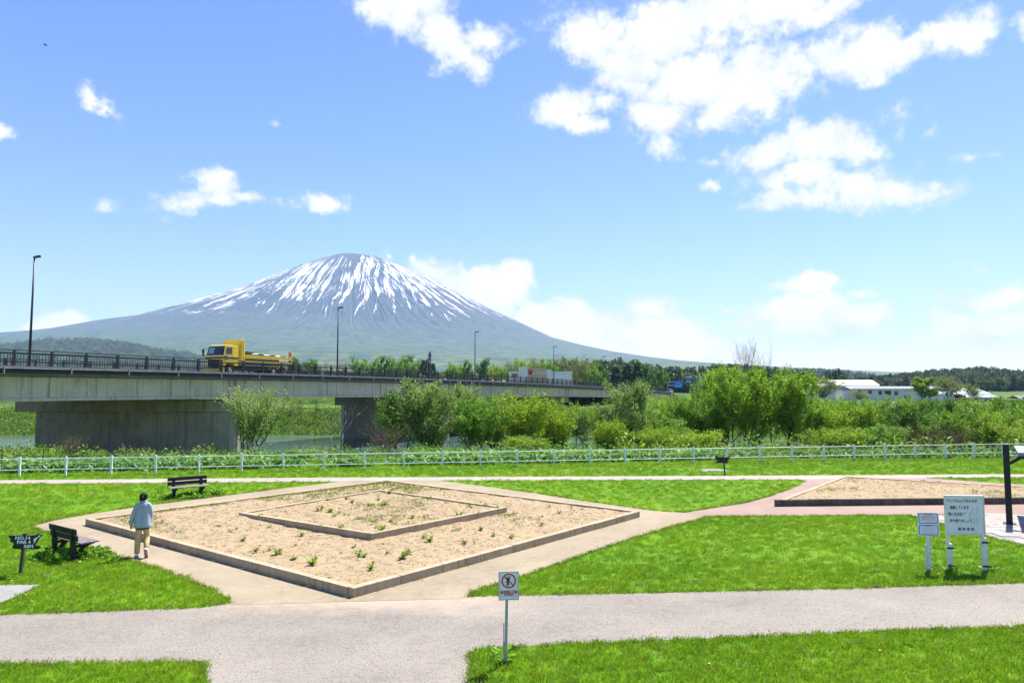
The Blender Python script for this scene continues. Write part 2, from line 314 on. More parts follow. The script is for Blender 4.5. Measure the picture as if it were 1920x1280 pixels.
# ------------------------------------------------------------------ object helpers
def tag(o, label=None, cat=None, group=None, kind=None):
    if label: o['label'] = label
    if cat: o['category'] = cat
    if group: o['group'] = group
    if kind: o['kind'] = kind
    return o
def empty(name, loc=(0, 0, 0), rz=0., label=None, cat=None, group=None, parent=None):
    o = bpy.data.objects.new(name, None); COL.objects.link(o); o.location = loc; o.rotation_euler = (0, 0, rz)
    o.empty_display_size = .2
    if parent: o.parent = parent
    return tag(o, label, cat, group)
def link(name, me, parent=None, loc=None, rot=None, sc=None):
    o = bpy.data.objects.new(name, me); COL.objects.link(o)
    if parent: o.parent = parent
    if loc is not None: o.location = loc
    if rot is not None: o.rotation_euler = rot
    if sc is not None: o.scale = sc
    return o
class MB:
    def __init__(s): s.v = []; s.f = []; s.mi = []
    def add(s, vs_, fs, mi=0):
        b = len(s.v); s.v += [tuple(float(q) for q in x) for x in vs_]; s.f += [tuple(b + i for i in f) for f in fs]; s.mi += [mi] * len(fs); return s
    def box(s, x0, x1, y0, y1, z0, z1, mi=0, m=None):
        vs_ = [(x, y, z) for z in (z0, z1) for y in (y0, y1) for x in (x0, x1)]
        if m is not None: vs_ = [m @ Vector(q) for q in vs_]
        return s.add(vs_, [(0, 2, 3, 1), (4, 5, 7, 6), (0, 1, 5, 4), (2, 6, 7, 3), (0, 4, 6, 2), (1, 3, 7, 5)], mi)
    def beam(s, p, q, w_, h_, mi=0, up=(0, 0, 1)):
        p, q = Vector(p), Vector(q); d = (q - p); L = d.length; d.normalize(); side = d.cross(Vector(up))
        if side.length < 1e-4: side = d.cross(Vector((0, 1, 0)))
        side.normalize(); u = side.cross(d)
        m = Matrix((side, u, d)).transposed().to_4x4(); m.translation = p
        return s.box(-w_ / 2, w_ / 2, -h_ / 2, h_ / 2, 0, L, mi, m)
    def tube(s, p, q, r0, r1=None, n=8, mi=0, cap=True):
        r1 = r0 if r1 is None else r1; p, q = Vector(p), Vector(q); d = (q - p).normalized()
        a = d.orthogonal().normalized(); b = d.cross(a); vs_ = []
        for c, r in ((p, r0), (q, r1)):
            for i in range(n):
                t = 2 * PI * i / n; vs_.append(c + (a * math.cos(t) + b * math.sin(t)) * r)
        fs = [(i, (i + 1) % n, n + (i + 1) % n, n + i) for i in range(n)]
        if cap: fs += [tuple(range(n - 1, -1, -1)), tuple(range(n, 2 * n))]
        return s.add(vs_, fs, mi)
    def path(s, pts, rad, n=6, mi=0):
        """one tube through pts"""
        P = [Vector(p) for p in pts]; b0 = len(s.v); a = None
        for k, p in enumerate(P):
            d = (P[min(k + 1, len(P) - 1)] - P[max(k - 1, 0)]).normalized()
            if a is None: a = d.orthogonal().normalized()
            a = (a - d * a.dot(d)).normalized(); b = d.cross(a); r = rad[k] if hasattr(rad, '__len__') else rad
            s.v += [tuple(p + (a * math.cos(2 * PI * i / n) + b * math.sin(2 * PI * i / n)) * r) for i in range(n)]
        for k in range(len(P) - 1):
            for i in range(n):
                s.f.append((b0 + k * n + i, b0 + k * n + (i + 1) % n, b0 + (k + 1) * n + (i + 1) % n, b0 + (k + 1) * n + i)); s.mi.append(mi)
        s.f.append(tuple(b0 + i for i in range(n - 1, -1, -1))); s.f.append(tuple(b0 + (len(P) - 1) * n + i for i in range(n))); s.mi += [mi, mi]
        return s
    def prism(s, poly, f0, f1, mi=0):
        """poly 2D; f0/f1 map (u,v) to 3D for the two faces"""
        n = len(poly); vs_ = [f0(*p) for p in poly] + [f1(*p) for p in poly]
        return s.add(vs_, [tuple(range(n - 1, -1, -1)), tuple(range(n, 2 * n))] + [(i, (i + 1) % n, n + (i + 1) % n, n + i) for i in range(n)], mi)
    def mesh(s, name, mats, smooth=False):
        me = bpy.data.meshes.new(name); me.from_pydata(s.v, [], s.f)
        for m in (mats if isinstance(mats, (list, tuple)) else [mats]): me.materials.append(m)
        me.polygons.foreach_set('material_index', s.mi)
        if smooth: me.polygons.foreach_set('use_smooth', [True] * len(s.f))
        bm = bmesh.new(); bm.from_mesh(me); bmesh.ops.recalc_face_normals(bm, faces=bm.faces); bm.to_mesh(me); bm.free()
        me.update(); return me
    def build(s, name, mats, parent=None, bevel=0, smooth=False, loc=None, rot=None):
        o = link(name, s.mesh(name, mats, smooth), parent, loc, rot)
        if bevel:
            b = o.modifiers.new('bevel', 'BEVEL'); b.width = bevel; b.segments = 2; b.limit_method = 'ANGLE'; b.angle_limit = .6
        return o
def np_mesh(name, V, Fc, mat, tint=None, smooth=False, attrs=None):
    """V (n,3); Fc (m,4) or (m,3)"""
    me = bpy.data.meshes.new(name); V = np.asarray(V, np.float32); Fc = np.asarray(Fc, np.int32); m, k = Fc.shape
    me.vertices.add(len(V)); me.vertices.foreach_set('co', V.ravel()); me.loops.add(m * k); me.loops.foreach_set('vertex_index', Fc.ravel())
    me.polygons.add(m); me.polygons.foreach_set('loop_start', np.arange(0, m * k, k, dtype=np.int32))
    me.polygons.foreach_set('loop_total', np.full(m, k, np.int32))
    if smooth: me.polygons.foreach_set('use_smooth', np.ones(m, bool))
    me.materials.append(mat); me.update(calc_edges=True)
    if tint is not None: a = me.attributes.new('tint', 'FLOAT', 'POINT'); a.data.foreach_set('value', np.asarray(tint, np.float32))
    for kx, vv in (attrs or {}).items(): a = me.attributes.new(kx, 'FLOAT', 'POINT'); a.data.foreach_set('value', np.asarray(vv, np.float32))
    return me
def copy_tree(root, loc, rz=None, sc=None, label=None, group=None):
    r = root.copy(); COL.objects.link(r); r.location = loc
    if rz is not None: r.rotation_euler = (0, 0, rz)
    if sc is not None: r.scale = sc if hasattr(sc, '__len__') else (sc, sc, sc)
    if label: r['label'] = label
    if group: r['group'] = group
    for ch in list(root.children):
        c = ch.copy(); COL.objects.link(c); c.parent = r
        for g_ in list(ch.children): d = g_.copy(); COL.objects.link(d); d.parent = c
    return r
def sheet(name, poly, z, mat, sub=0, parent=None):
    bm = bmesh.new(); vs_ = [bm.verts.new((p[0], p[1], z)) for p in poly]; f = bm.faces.new(vs_)
    if f.normal.z < 0: f.normal_flip()
    bmesh.ops.triangulate(bm, faces=bm.faces)
    me = bpy.data.meshes.new(name); bm.to_mesh(me); bm.free()
    if me.polygons[0].normal.z < 0: me.flip_normals()
    me.materials.append(mat); return link(name, me, parent)
def text(body, size, mat, parent, loc, rot=(PI / 2, 0, 0), name='lettering', off_=0., align='CENTER', sx_=1., extrude=.001, kind=None):
    cu = bpy.data.curves.new('t', 'FONT'); cu.body = body; cu.size = size; cu.align_x = align; cu.align_y = 'CENTER'; cu.offset = off_; cu.extrude = extrude
    cu.resolution_u = 2
    o = bpy.data.objects.new('t', cu); COL.objects.link(o); bpy.context.view_layer.update()
    me = bpy.data.meshes.new_from_object(o.evaluated_get(bpy.context.evaluated_depsgraph_get()))
    bpy.data.objects.remove(o); me.materials.clear(); me.materials.append(mat); me.name = name
    return link(name, me, parent, loc, rot, (sx_, 1, 1))
def inpoly(x, y, poly):
    ins = np.zeros(len(x), bool); n = len(poly)
    for i in range(n):
        x1, y1 = poly[i][0], poly[i][1]; x2, y2 = poly[(i + 1) % n][0], poly[(i + 1) % n][1]
        c = ((y1 > y) != (y2 > y)) & (x < (x2 - x1) * (y - y1) / ((y2 - y1) if y2 != y1 else 1e-9) + x1); ins ^= c
    return ins
def vnoise(x, y, s=0):
    xi = np.floor(x).astype(np.int64); yi = np.floor(y).astype(np.int64); fx = x - xi; fy = y - yi
    fx = fx * fx * (3 - 2 * fx); fy = fy * fy * (3 - 2 * fy)
    def h(a, b):
        n = (a * 374761393 + b * 668265263 + s * 974711) & 0xffffffff; n = ((n ^ (n >> 13)) * 1274126177) & 0xffffffff
        return ((n ^ (n >> 16)) & 0xffff) / 65535.
    return (h(xi, yi) * (1 - fx) + h(xi + 1, yi) * fx) * (1 - fy) + (h(xi, yi + 1) * (1 - fx) + h(xi + 1, yi + 1) * fx) * fy
def fbm(x, y, s=0, o=5, g=.5):
    a, r, t = 1., 0., 0.
    for k in range(o): r = r + a * vnoise(x, y, s + k); t += a; a *= g; x = x * 2.03 + 7; y = y * 2.03 + 3
    return r / t
def sst(a, b, x): t = np.clip((x - a) / (b - a), 0, 1); return t * t * (3 - 2 * t)

def scatter(name, pts, scl, protos, idx=None, rot=None, label=None, cat=None, parent=None):
    """instances of small proto meshes on points; ONE uncountable object"""
    n = len(pts); me = bpy.data.meshes.new(name); me.vertices.add(n); me.vertices.foreach_set('co', np.asarray(pts, np.float32).ravel())
    if rot is None: rot = np.c_[rng.normal(0, .12, n), rng.normal(0, .12, n), rng.uniform(0, 6.28, n)]
    if idx is None: idx = rng.integers(0, len(protos), n)
    a = me.attributes.new('rot', 'FLOAT_VECTOR', 'POINT'); a.data.foreach_set('vector', np.asarray(rot, np.float32).ravel())
    a = me.attributes.new('scl', 'FLOAT', 'POINT'); a.data.foreach_set('value', np.asarray(scl, np.float32))
    a = me.attributes.new('idx', 'INT', 'POINT'); a.data.foreach_set('value', np.asarray(idx, np.int32))
    o = link(name, me, parent); tag(o, label, cat, kind='stuff')
    ng = bpy.data.node_groups.new(name + '_scatter', 'GeometryNodeTree')
    ng.interface.new_socket('Geometry', in_out='INPUT', socket_type='NodeSocketGeometry'); ng.interface.new_socket('Geometry', in_out='OUTPUT', socket_type='NodeSocketGeometry')
    N, L = ng.nodes, ng.links; gi = N.new('NodeGroupInput'); go = N.new('NodeGroupOutput'); jn = N.new('GeometryNodeJoinGeometry')
    def na(nm, ty): q = N.new('GeometryNodeInputNamedAttribute'); q.data_type = ty; q.inputs[0].default_value = nm; return q.outputs[0]
    for k, pr in enumerate(protos):
        oi = N.new('GeometryNodeObjectInfo'); oi.inputs[0].default_value = pr; oi.inputs['As Instance'].default_value = True
        ip = N.new('GeometryNodeInstanceOnPoints'); L.new(gi.outputs[0], ip.inputs['Points']); L.new(oi.outputs['Geometry'], ip.inputs['Instance'])
        eq = N.new('FunctionNodeCompare'); eq.data_type = 'INT'; eq.operation = 'EQUAL'; L.new(na('idx', 'INT'), eq.inputs[2]); eq.inputs[3].default_value = k
        L.new(eq.outputs[0], ip.inputs['Selection'])
        er = N.new('FunctionNodeEulerToRotation'); L.new(na('rot', 'FLOAT_VECTOR'), er.inputs[0]); L.new(er.outputs[0], ip.inputs['Rotation'])
        L.new(na('scl', 'FLOAT'), ip.inputs['Scale']); L.new(ip.outputs[0], jn.inputs[0])
    L.new(jn.outputs[0], go.inputs[0]); md = o.modifiers.new('scatter', 'NODES'); md.node_group = ng
    return o
def proto(name, me): return bpy.data.objects.new(name, me)      # a data-block only, never in the scene

# ------------------------------------------------------------------ leaves and trees
def leaf_quads(C, D, L, Wd, r, curl=.15):
    """C centres (n,3), D directions (n,3) -> pointed leaf quads"""
    n = len(C); D = D / np.linalg.norm(D, axis=1, keepdims=True); R = r.normal(size=(n, 3)); S = np.cross(D, R); S /= np.linalg.norm(S, axis=1, keepdims=True)
    L = np.broadcast_to(L, (n,))[:, None]; Wd = np.broadcast_to(Wd, (n,))[:, None]; Nn = np.cross(D, S)
    V = np.stack([C, C + D * L * .5 + S * Wd * .5 + Nn * L * curl, C + D * L, C + D * L * .5 - S * Wd * .5 + Nn * L * curl], 1).reshape(-1, 3)
    return V, np.arange(4 * n).reshape(n, 4)
def make_tree(seed, H, Wd, stems=1, leaf=.13, lw=.5, nleaf=8000, lowest=.25, upright=.5, mleaf='lf_green', bark='bark', levels=3, droop=0., r0=None, name='tree', shape='oval', blade_spread=.35, twiggy=0):
    """returns (trunk mesh, crown mesh); skeleton of tapering limbs, leaves spread along the twigs"""
    r = np.random.default_rng(seed); mb = MB(); twigs = []
    r0 = r0 or H * .018
    def crown_r(z):
        u = (z / H - lowest * .6) / (1 - lowest * .6); u = min(max(u, 0.02), 1)
        return Wd / 2 * (math.sin(PI * u ** .75) ** .6 * .95 + .08) if shape == 'oval' else Wd / 2 * (math.sqrt(max(0, u * (2 - u))) * (1.05 - .75 * u) * 1.6 if shape == 'bush' else min(1, u * 2.2) * (1.1 - u * .55))
    def limb(p, d, L, rad, lev):
        k = 5 if lev == 0 else 4; pts = [np.array(p)]; rr = [rad]
        dd = np.array(d, float)
        for i in range(k):
            dd = dd + r.normal(0, .13 if lev else .09, 3) + np.array([0, 0, (.10 if lev else .03) * upright * 2 - droop * (i / k)]); dd /= np.linalg.norm(dd)
            pts.append(pts[-1] + dd * L / k); rr.append(rad * (1 - .78 * (i + 1) / k))
        mb.path(pts, rr, 6 if lev == 0 else (5 if lev == 1 else 3)); return pts, dd
    def grow(p, d, L, rad, lev):
        pts, dd = limb(p, d, L, rad, lev)
        if lev >= levels - 1: twigs.append(np.array(pts)); return
        nb = int((9 if lev == 0 else 6) + r.integers(0, 3))
        for i in range(nb):
            f = (lowest if lev == 0 else .2) + (1 - (lowest if lev == 0 else .2)) * (i + r.uniform(0, .9)) / nb; f = min(f, .98)
            s_ = f * (len(pts) - 1); k = int(s_); q = pts[k] + (pts[min(k + 1, len(pts) - 1)] - pts[k]) * (s_ - k)
            a = r.uniform(0, 2 * PI) if lev == 0 else r.uniform(0, 2 * PI)
            out = np.array([math.cos(a), math.sin(a), 0]); base = dd if lev else np.array([0, 0, 1.])
            nd = out * (1 - upright * .6) + base * (upright * 1.1 + r.uniform(-.1, .25)); nd /= np.linalg.norm(nd)
            if lev == 0: Lb = crown_r(q[2] - p[2] + H * .05) * r.uniform(.8, 1.15) / max(.45, (1 - upright * .45)) 
            else: Lb = L * (1.05 - f * .55) * r.uniform(.4, .62)
            grow(q, nd, max(Lb, H * .06), rad * (.5 - .25 * f) + .004, lev + 1)
    for s_ in range(stems):
        a = 2 * PI * s_ / stems + r.uniform(0, 1); lean = (0 if stems == 1 else .16 + .10 * upright) + r.normal(0, .03)
        hh = H * (1 if s_ == 0 else r.uniform(.72, .97))
        b = np.array([math.cos(a), math.sin(a), 0]) * (0 if stems == 1 else .12 * Wd ** .5)
        grow(b, (math.cos(a) * lean, math.sin(a) * lean, 1), hh * .93, r0 * (1 if stems == 1 else .72), 0)
    tm = mb.mesh('trunk', M[bark], True)
    if nleaf == 0: return tm, None
    T = [(t[i], t[i + 1]) for t in twigs for i in range(len(t) - 1)]
    A = np.array([x[0] for x in T]); B = np.array([x[1] for x in T]); ct = r.uniform(0, 1, len(twigs)).repeat([len(t) - 1 for t in twigs])
    Ls = np.linalg.norm(B - A, axis=1); w_ = Ls / Ls.sum(); k = r.choice(len(T), nleaf, p=w_)
    u = r.uniform(0, 1.15, nleaf)[:, None]; C = A[k] + (B[k] - A[k]) * u; spread = leaf * .9 + blade_spread * .25
    C = C + r.normal(0, spread * .5, (nleaf, 3)); C[:, 2] = np.maximum(C[:, 2], .05)
    D = (B[k] - A[k]) / Ls[k][:, None] * (1.0 if lw < .4 else .4) + r.normal(0, .55, (nleaf, 3)); D[:, 2] += .1 - droop
    L = leaf * r.uniform(.65, 1.3, nleaf); V, Fc = leaf_quads(C, D, L, L * lw, r)
    tint = np.clip(.5 * ct[k] + .5 * r.uniform(0, 1, nleaf), 0, 1)
    return tm, np_mesh('crown', V, Fc, M[mleaf], np.repeat(tint, 4))
def make_conifer(seed, H, Wd, nleaf=1500, leaf=.5, mleaf='lf_con'):
    r = np.random.default_rng(seed); mb = MB(); mb.tube((0, 0, 0), (0, 0, H * .97), H * .014 + .05, .02, 6); tm = mb.mesh('trunk', M['barkdark'], True)
    u = r.uniform(0, 1, nleaf) ** .8; z = H * (.12 + .87 * (1 - u) ** 1.0); rad = Wd / 2 * (1 - z / H) ** .8 * np.sqrt(r.uniform(.15, 1, nleaf)) * (1 + .25 * np.sin(z * 9 / H * PI))
    a = r.uniform(0, 6.28, nleaf); C = np.c_[rad * np.cos(a), rad * np.sin(a), z - rad * .25]; D = np.c_[np.cos(a), np.sin(a), r.normal(-.2, .3, nleaf)]
    L = leaf * r.uniform(.6, 1.3, nleaf); V, Fc = leaf_quads(C, D, L, L * .5, r)
    return tm, np_mesh('crown', V, Fc, M[mleaf], np.repeat(r.uniform(0, 1, nleaf), 4))
def clump_mesh(name, seed, n, rad, h, leaf, mleaf, lw=.6, up=.5):
    r = np.random.default_rng(seed); a = r.uniform(0, 6.28, n); q = rad * np.sqrt(r.uniform(0, 1, n)); z = h * r.uniform(.1, 1, n) * (1 - .5 * (q / rad) ** 2)
    C = np.c_[q * np.cos(a), q * np.sin(a), z]; D = np.c_[np.cos(a), np.sin(a), r.normal(up, .5, n)]
    L = leaf * r.uniform(.6, 1.3, n); V, Fc = leaf_quads(C, D, L, L * lw, r); return np_mesh(name, V, Fc, M[mleaf], np.repeat(r.uniform(0, 1, n), 4))
# ================================================================== THE GROUND
BANDS = [  # distance, half depth, crown height, [(px, row of the tree tops)]
 (470, 80, 12, [(560, 733), (620, 712), (700, 707), (900, 708), (950, 700), (1010, 690), (1060, 678), (1100, 676), (1190, 677), (1230, 690), (1300, 694), (1350, 688), (1420, 690), (1480, 700), (1540, 716), (1620, 733)]),
 (780, 130, 11, [(1380, 733), (1480, 712), (1560, 714), (1640, 711), (1700, 703), (1750, 697), (1800, 695), (1850, 692), (1900, 697), (1990, 700), (2200, 690), (2500, 700)]),
 (2300, 380, 12, [(1300, 733), (1400, 706), (1440, 700), (1480, 696), (1560, 697), (1620, 704), (1720, 728), (1800, 733)]),
 (3300, 700, 12, [(-600, 660), (-100, 655), (0, 650), (110, 641), (150, 638), (220, 642), (290, 662), (380, 676), (600, 700), (800, 720)])]
def yE(x): return 74 - 10 * sst(5, 50, x)                 # near edge of the river
def yF(x): return 113 - 27 * sst(20, 90, x)               # far edge
def gz(x, y):
    x = np.asarray(x, float); y = np.asarray(y, float)
    e, f = yE(x), yF(x)
    z = -2.7 * sst(42, 62, y) - 1.6 * sst(e - 4, e + 3, y)
    z = z + 4.9 * sst(f - 3, f + 14, y)
    z = z + 1.8 * sst(186, 200, y) * (1 - sst(20, 70, x)) + 1.2 * sst(260, 400, y) * sst(20, 70, x)
    z = z + (fbm(x * .25, y * .25, 3) - .5) * .7 * sst(45, 50, y)
    px = 960 + F * x / np.maximum(y, 50)
    for Yc, wd, th, pr in BANDS:
        h = ZTv(np.interp(px, [a for a, _ in pr], [b for _, b in pr]), Yc) - th
        n = (fbm(x / wd * 2.2, y / wd * 2.2, 9, 4) - .5) * .25
        z = z + np.maximum(h - 2, 0) * np.exp(-((y - Yc) / wd) ** 2) * (1 + n)
    return z
def ZTv(py, Y):
    b, c = 1.0, -(py - 640) / F; cp, sp = math.cos(PITCH), math.sin(PITCH); return CAMH + (b * sp + c * cp) / (b * cp - c * sp) * Y
gx = np.unique(np.r_[np.linspace(-130, 150, 113), 150 * 1.10 ** np.arange(1, 47), -130 * 1.10 ** np.arange(1, 48)])
gy = np.unique(np.r_[np.linspace(-90, 38, 9), np.linspace(39, 135, 80), np.linspace(138, 330, 60), 335 * 1.022 ** np.arange(0, 165)])
X_, Y_ = np.meshgrid(gx, gy); Zg = gz(X_.ravel(), Y_.ravel()); nx, ny = len(gx), len(gy)
ii = (np.arange(ny - 1)[:, None] * nx + np.arange(nx - 1)[None]).ravel()
me = np_mesh('ground', np.c_[X_.ravel(), Y_.ravel(), Zg], np.c_[ii, ii + 1, ii + nx + 1, ii + nx], M['grass'], smooth=True)
me.materials.append(M['terrain']); yc_ = ((gy[:-1] + gy[1:]) / 2)[:, None].repeat(nx - 1, 1).ravel()
me.polygons.foreach_set('material_index', (yc_ > 42).astype(np.int32))
tag(link('ground', me), kind='structure')
def gzs(x, y): return float(gz(np.array([x]), np.array([y]))[0])

wx = np.linspace(-260, 330, 60); wv = []; 
for x in wx: wv += [(x, yE(x) - 2, -3.0), (x, yF(x) + 2, -3.0)]
tag(link('river_water', np_mesh('river_water', wv, [(2 * i, 2 * i + 2, 2 * i + 3, 2 * i + 1) for i in range(len(wx) - 1)], M['water'])), kind='structure')

# paths: flush sheets 4 mm apart
def P(lst, z=0): return [tuple(G(a, b, z)[:2]) for a, b in lst]
asphalt = P([(-500, 1185), (0, 1153), (200, 1146), (380, 1139), (430, 1131), (650, 1127), (870, 1121), (885, 1118), (1200, 1112), (1600, 1103), (1920, 1093), (2500, 1078),
             (2500, 1158), (1920, 1175), (1600, 1186), (1300, 1198), (1050, 1208), (895, 1216), (882, 1223), (877, 1290), (868, 1650), (392, 1650), (388, 1300), (384, 1246), (372, 1240), (200, 1242), (0, 1247), (-500, 1268)])
gravel = P([(62, 986), (100, 976), (165, 964), (260, 950), (400, 932), (520, 917), (612, 906), (640, 902), (825, 901), (905, 911), (1000, 924), (1100, 940), (1180, 951), (1230, 958), (1285, 961), (1330, 955),
            (1330, 968), (1290, 979), (1250, 990), (1150, 1020), (1060, 1052), (960, 1086), (895, 1106), (880, 1113), (872, 1122), (650, 1128), (432, 1134), (432, 1127), (400, 1105), (300, 1066), (240, 1048), (180, 1030), (120, 1006), (70, 992)])
pink = P([(1285, 961), (1340, 952), (1400, 943), (1442, 931), (1470, 921), (1498, 911), (1508, 904), (1500, 899), (1640, 893), (1700, 894), (1920, 909), (2300, 933), (2600, 952), (2600, 960), (1920, 964.5), (1700, 966), (1500, 967), (1330, 968.5)])
farpath = P([(-700, 915), (0, 907), (300, 905.5), (600, 903), (640, 902.5), (830, 901), (1200, 900), (1505, 899), (1640, 897), (1920, 895), (2600, 890), (2600, 886), (1920, 889), (1600, 891), (1200, 893), (600, 895.5), (0, 900.5), (-700, 907)])
tiles = P([(1700, 965), (1920, 963.5), (2500, 959), (2500, 1180), (2150, 1072), (1920, 1024), (1840, 1002), (1780, 986)])
def path(nm, poly, z, m): return tag(sheet(nm, poly, z, M[m]), kind='structure')
path('asphalt_path', asphalt, .004, 'asphalt'); path('gravel_path', gravel, .008, 'gravel'); path('pink_gravel_path', pink, .012, 'pink'); path('far_path', farpath, .016, 'farpath')
# paved terrace: a bed and separate pavers
terr = empty('paved_terrace', label='light stone paving under the black shelter post at the right edge of the park', cat='paving'); del terr['category']; del terr['label']; terr['kind'] = 'structure'
bedm = sheet('paving_bed', tiles, .012, M['slab'], parent=terr)
ang = math.radians(-7); ca, sa = math.cos(ang), math.sin(ang); k = 0; PW, PD = .98, .49
c0 = G(1800, 990)
pmesh = []
for s_ in range(5):
    mb = MB(); j = random.uniform(-.004, .004); mb.box(-PW / 2 + .012, PW / 2 - .012, -PD / 2 + .012, PD / 2 - .012, 0, .022 + j); pmesh.append(mb.mesh('paver', M['paver']))
polyT = np.array(tiles)
cand = []
for i in range(-8, 16):
    for j in range(-16, 12):
        u, v = (i + (.5 if j % 2 else 0)) * PW, j * PD; x, y = c0[0] + u * ca - v * sa, c0[1] + u * sa + v * ca
        corners = [(x + a * ca * PW / 2 - b * sa * PD / 2, y + a * sa * PW / 2 + b * ca * PD / 2) for a in (-1, 1) for b in (-1, 1)]
        cx, cy = np.array([c[0] for c in corners]), np.array([c[1] for c in corners])
        if inpoly(cx, cy, tiles).sum() >= 3 and x / y < 1.1: cand.append((x, y))
cand.sort(key=lambda q: q[0] / q[1])
for (x, y) in cand[:298]:
    link('paver', pmesh[k % 5], terr, (x, y, .006), (random.gauss(0, .004), random.gauss(0, .004), ang + random.gauss(0, .006)));  k += 1
print('pavers', k)

# ------------------------------------------------------------------ raised beds
def kerb_run(parent, a, b, w_, h_, z0, mat, nm='kerb_block', L=1.25):
    a, b = np.array(a[:2]), np.array(b[:2]); d = b - a; Ln = np.linalg.norm(d); d /= Ln; n = max(1, round(Ln / L)); sg = Ln / n; rz = math.atan2(d[1], d[0])
    mb = MB(); mb.box(0.006, sg - .006, 0, w_, -.05, h_); me = mb.mesh(nm, M[mat])
    for i in range(n):
        p = a + d * sg * i
        o = link(nm, me, parent, (p[0], p[1], z0 + random.uniform(-.006, .004)), (0, 0, rz + random.gauss(0, .0025)))
        bv = o.modifiers.new('bevel', 'BEVEL'); bv.width = .012; bv.segments = 2
def ring(parent, C, w_, h_, z0, mat, nm, sides):
    """C corners counter-clockwise from outside; each run butts against the next"""
    n = len(C)
    for i in range(n):
        if not sides[i]: continue
        a, b = np.array(C[i]), np.array(C[(i + 1) % n]); d = (b - a) / np.linalg.norm(b - a)
        kerb_run(parent, a, b - d * (w_ + .004), w_, h_, z0, mat, nm)
def soil_mesh(name, C, zf, nx_=90):
    C = [np.array(c) for c in C]; u, v = np.meshgrid(np.linspace(0, 1, nx_), np.linspace(0, 1, nx_)); u = u.ravel()[:, None]; v = v.ravel()[:, None]
    Q = C[0] * (1 - u) * (1 - v) + C[1] * u * (1 - v) + C[2] * u * v + C[3] * (1 - u) * v
    z = zf(Q[:, 0], Q[:, 1], u[:, 0], v[:, 0]); i = (np.arange(nx_ - 1)[:, None] * nx_ + np.arange(nx_ - 1)[None]).ravel()
    return np_mesh(name, np.c_[Q, z], np.c_[i, i + 1, i + nx_ + 1, i + nx_], M['soil'], smooth=True), Q
KH = .20
cF, cR, cB, cL = G(662, 1102, KH)[:2], G(1200, 958, KH)[:2], G(716, 899, KH)[:2], G(160, 972, KH)[:2]
cB = cL + (cR - cF) * 1.03 + (cB - cL - (cR - cF)) * .5
bed = empty('raised_bed', (0, 0, 0), label='large diamond raised bed of dry soil with a smaller kerbed square inside', cat='raised bed')
ring(bed, [cF, cR, cB, cL], .17, KH, 0, 'kerb', 'kerb_block', [1, 1, 1, 1])
def inset(C, d):
    m = sum(np.array(c) for c in C) / len(C); return [np.array(c) + (m - np.array(c)) / np.linalg.norm(m - np.array(c)) * d for c in C]
OC = inset([cF, cR, cB, cL], .2)
iz = .33
iF, iR, iB, iL = G(697, 1000, iz)[:2], G(951, 950, iz)[:2], G(712, 917, iz)[:2], G(447, 960, iz)[:2]
def zs(x, y, u, v):
    e = np.minimum(np.minimum(u, 1 - u), np.minimum(v, 1 - v)); b = .15 + (fbm(x * 3, y * 3, 5) - .5) * .07 + (fbm(x * 14, y * 14, 8, 3) - .5) * .010
    back = sst(.45, .95, v) * .16 * sst(0, .12, e)
    return b + back
sm, Qo = soil_mesh('soil', OC, zs, 150); link('soil', sm, bed)
ring(bed, [iF, iR, iB, iL], .15, .20, iz - .20, 'kerb', 'inner_kerb_block', [1, 1, 1, 1])
IC = inset([iF, iR, iB, iL], .18)
sm2, _ = soil_mesh('inner_soil', IC, lambda x, y, u, v: iz - .05 + (fbm(x * 3, y * 3, 15) - .5) * .06 + (fbm(x * 14, y * 14, 18, 3) - .5) * .03, 80); link('inner_soil', sm2, bed)
# second bed at the right
b2F, b2B = G(1455, 939, KH)[:2], G(1580, 892, KH)[:2]
b2R = G(1920, 934.5, KH)[:2]; b2R = b2F + (b2R - b2F) * 1.9; b2X = b2B + (G(1920, 911, KH)[:2] - b2B) * 1.35
bed2 = empty('raised_bed', (0, 0, 0), label='raised bed of dry soil with a dark kerb, beside the paved terrace at right', cat='raised bed')
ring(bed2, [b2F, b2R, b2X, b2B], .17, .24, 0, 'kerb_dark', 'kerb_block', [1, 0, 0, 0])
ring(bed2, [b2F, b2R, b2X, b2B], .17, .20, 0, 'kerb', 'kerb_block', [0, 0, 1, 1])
OC2 = inset([b2F, b2R, b2X, b2B], .2)
sm3, Q3 = soil_mesh('soil', OC2, lambda x, y, u, v: .16 + (fbm(x * 3, y * 3, 25) - .5) * .06 + .12 * np.sin(PI * np.clip(u, 0, 1)) * np.sin(PI * v), 90); link('soil', sm3, bed2)

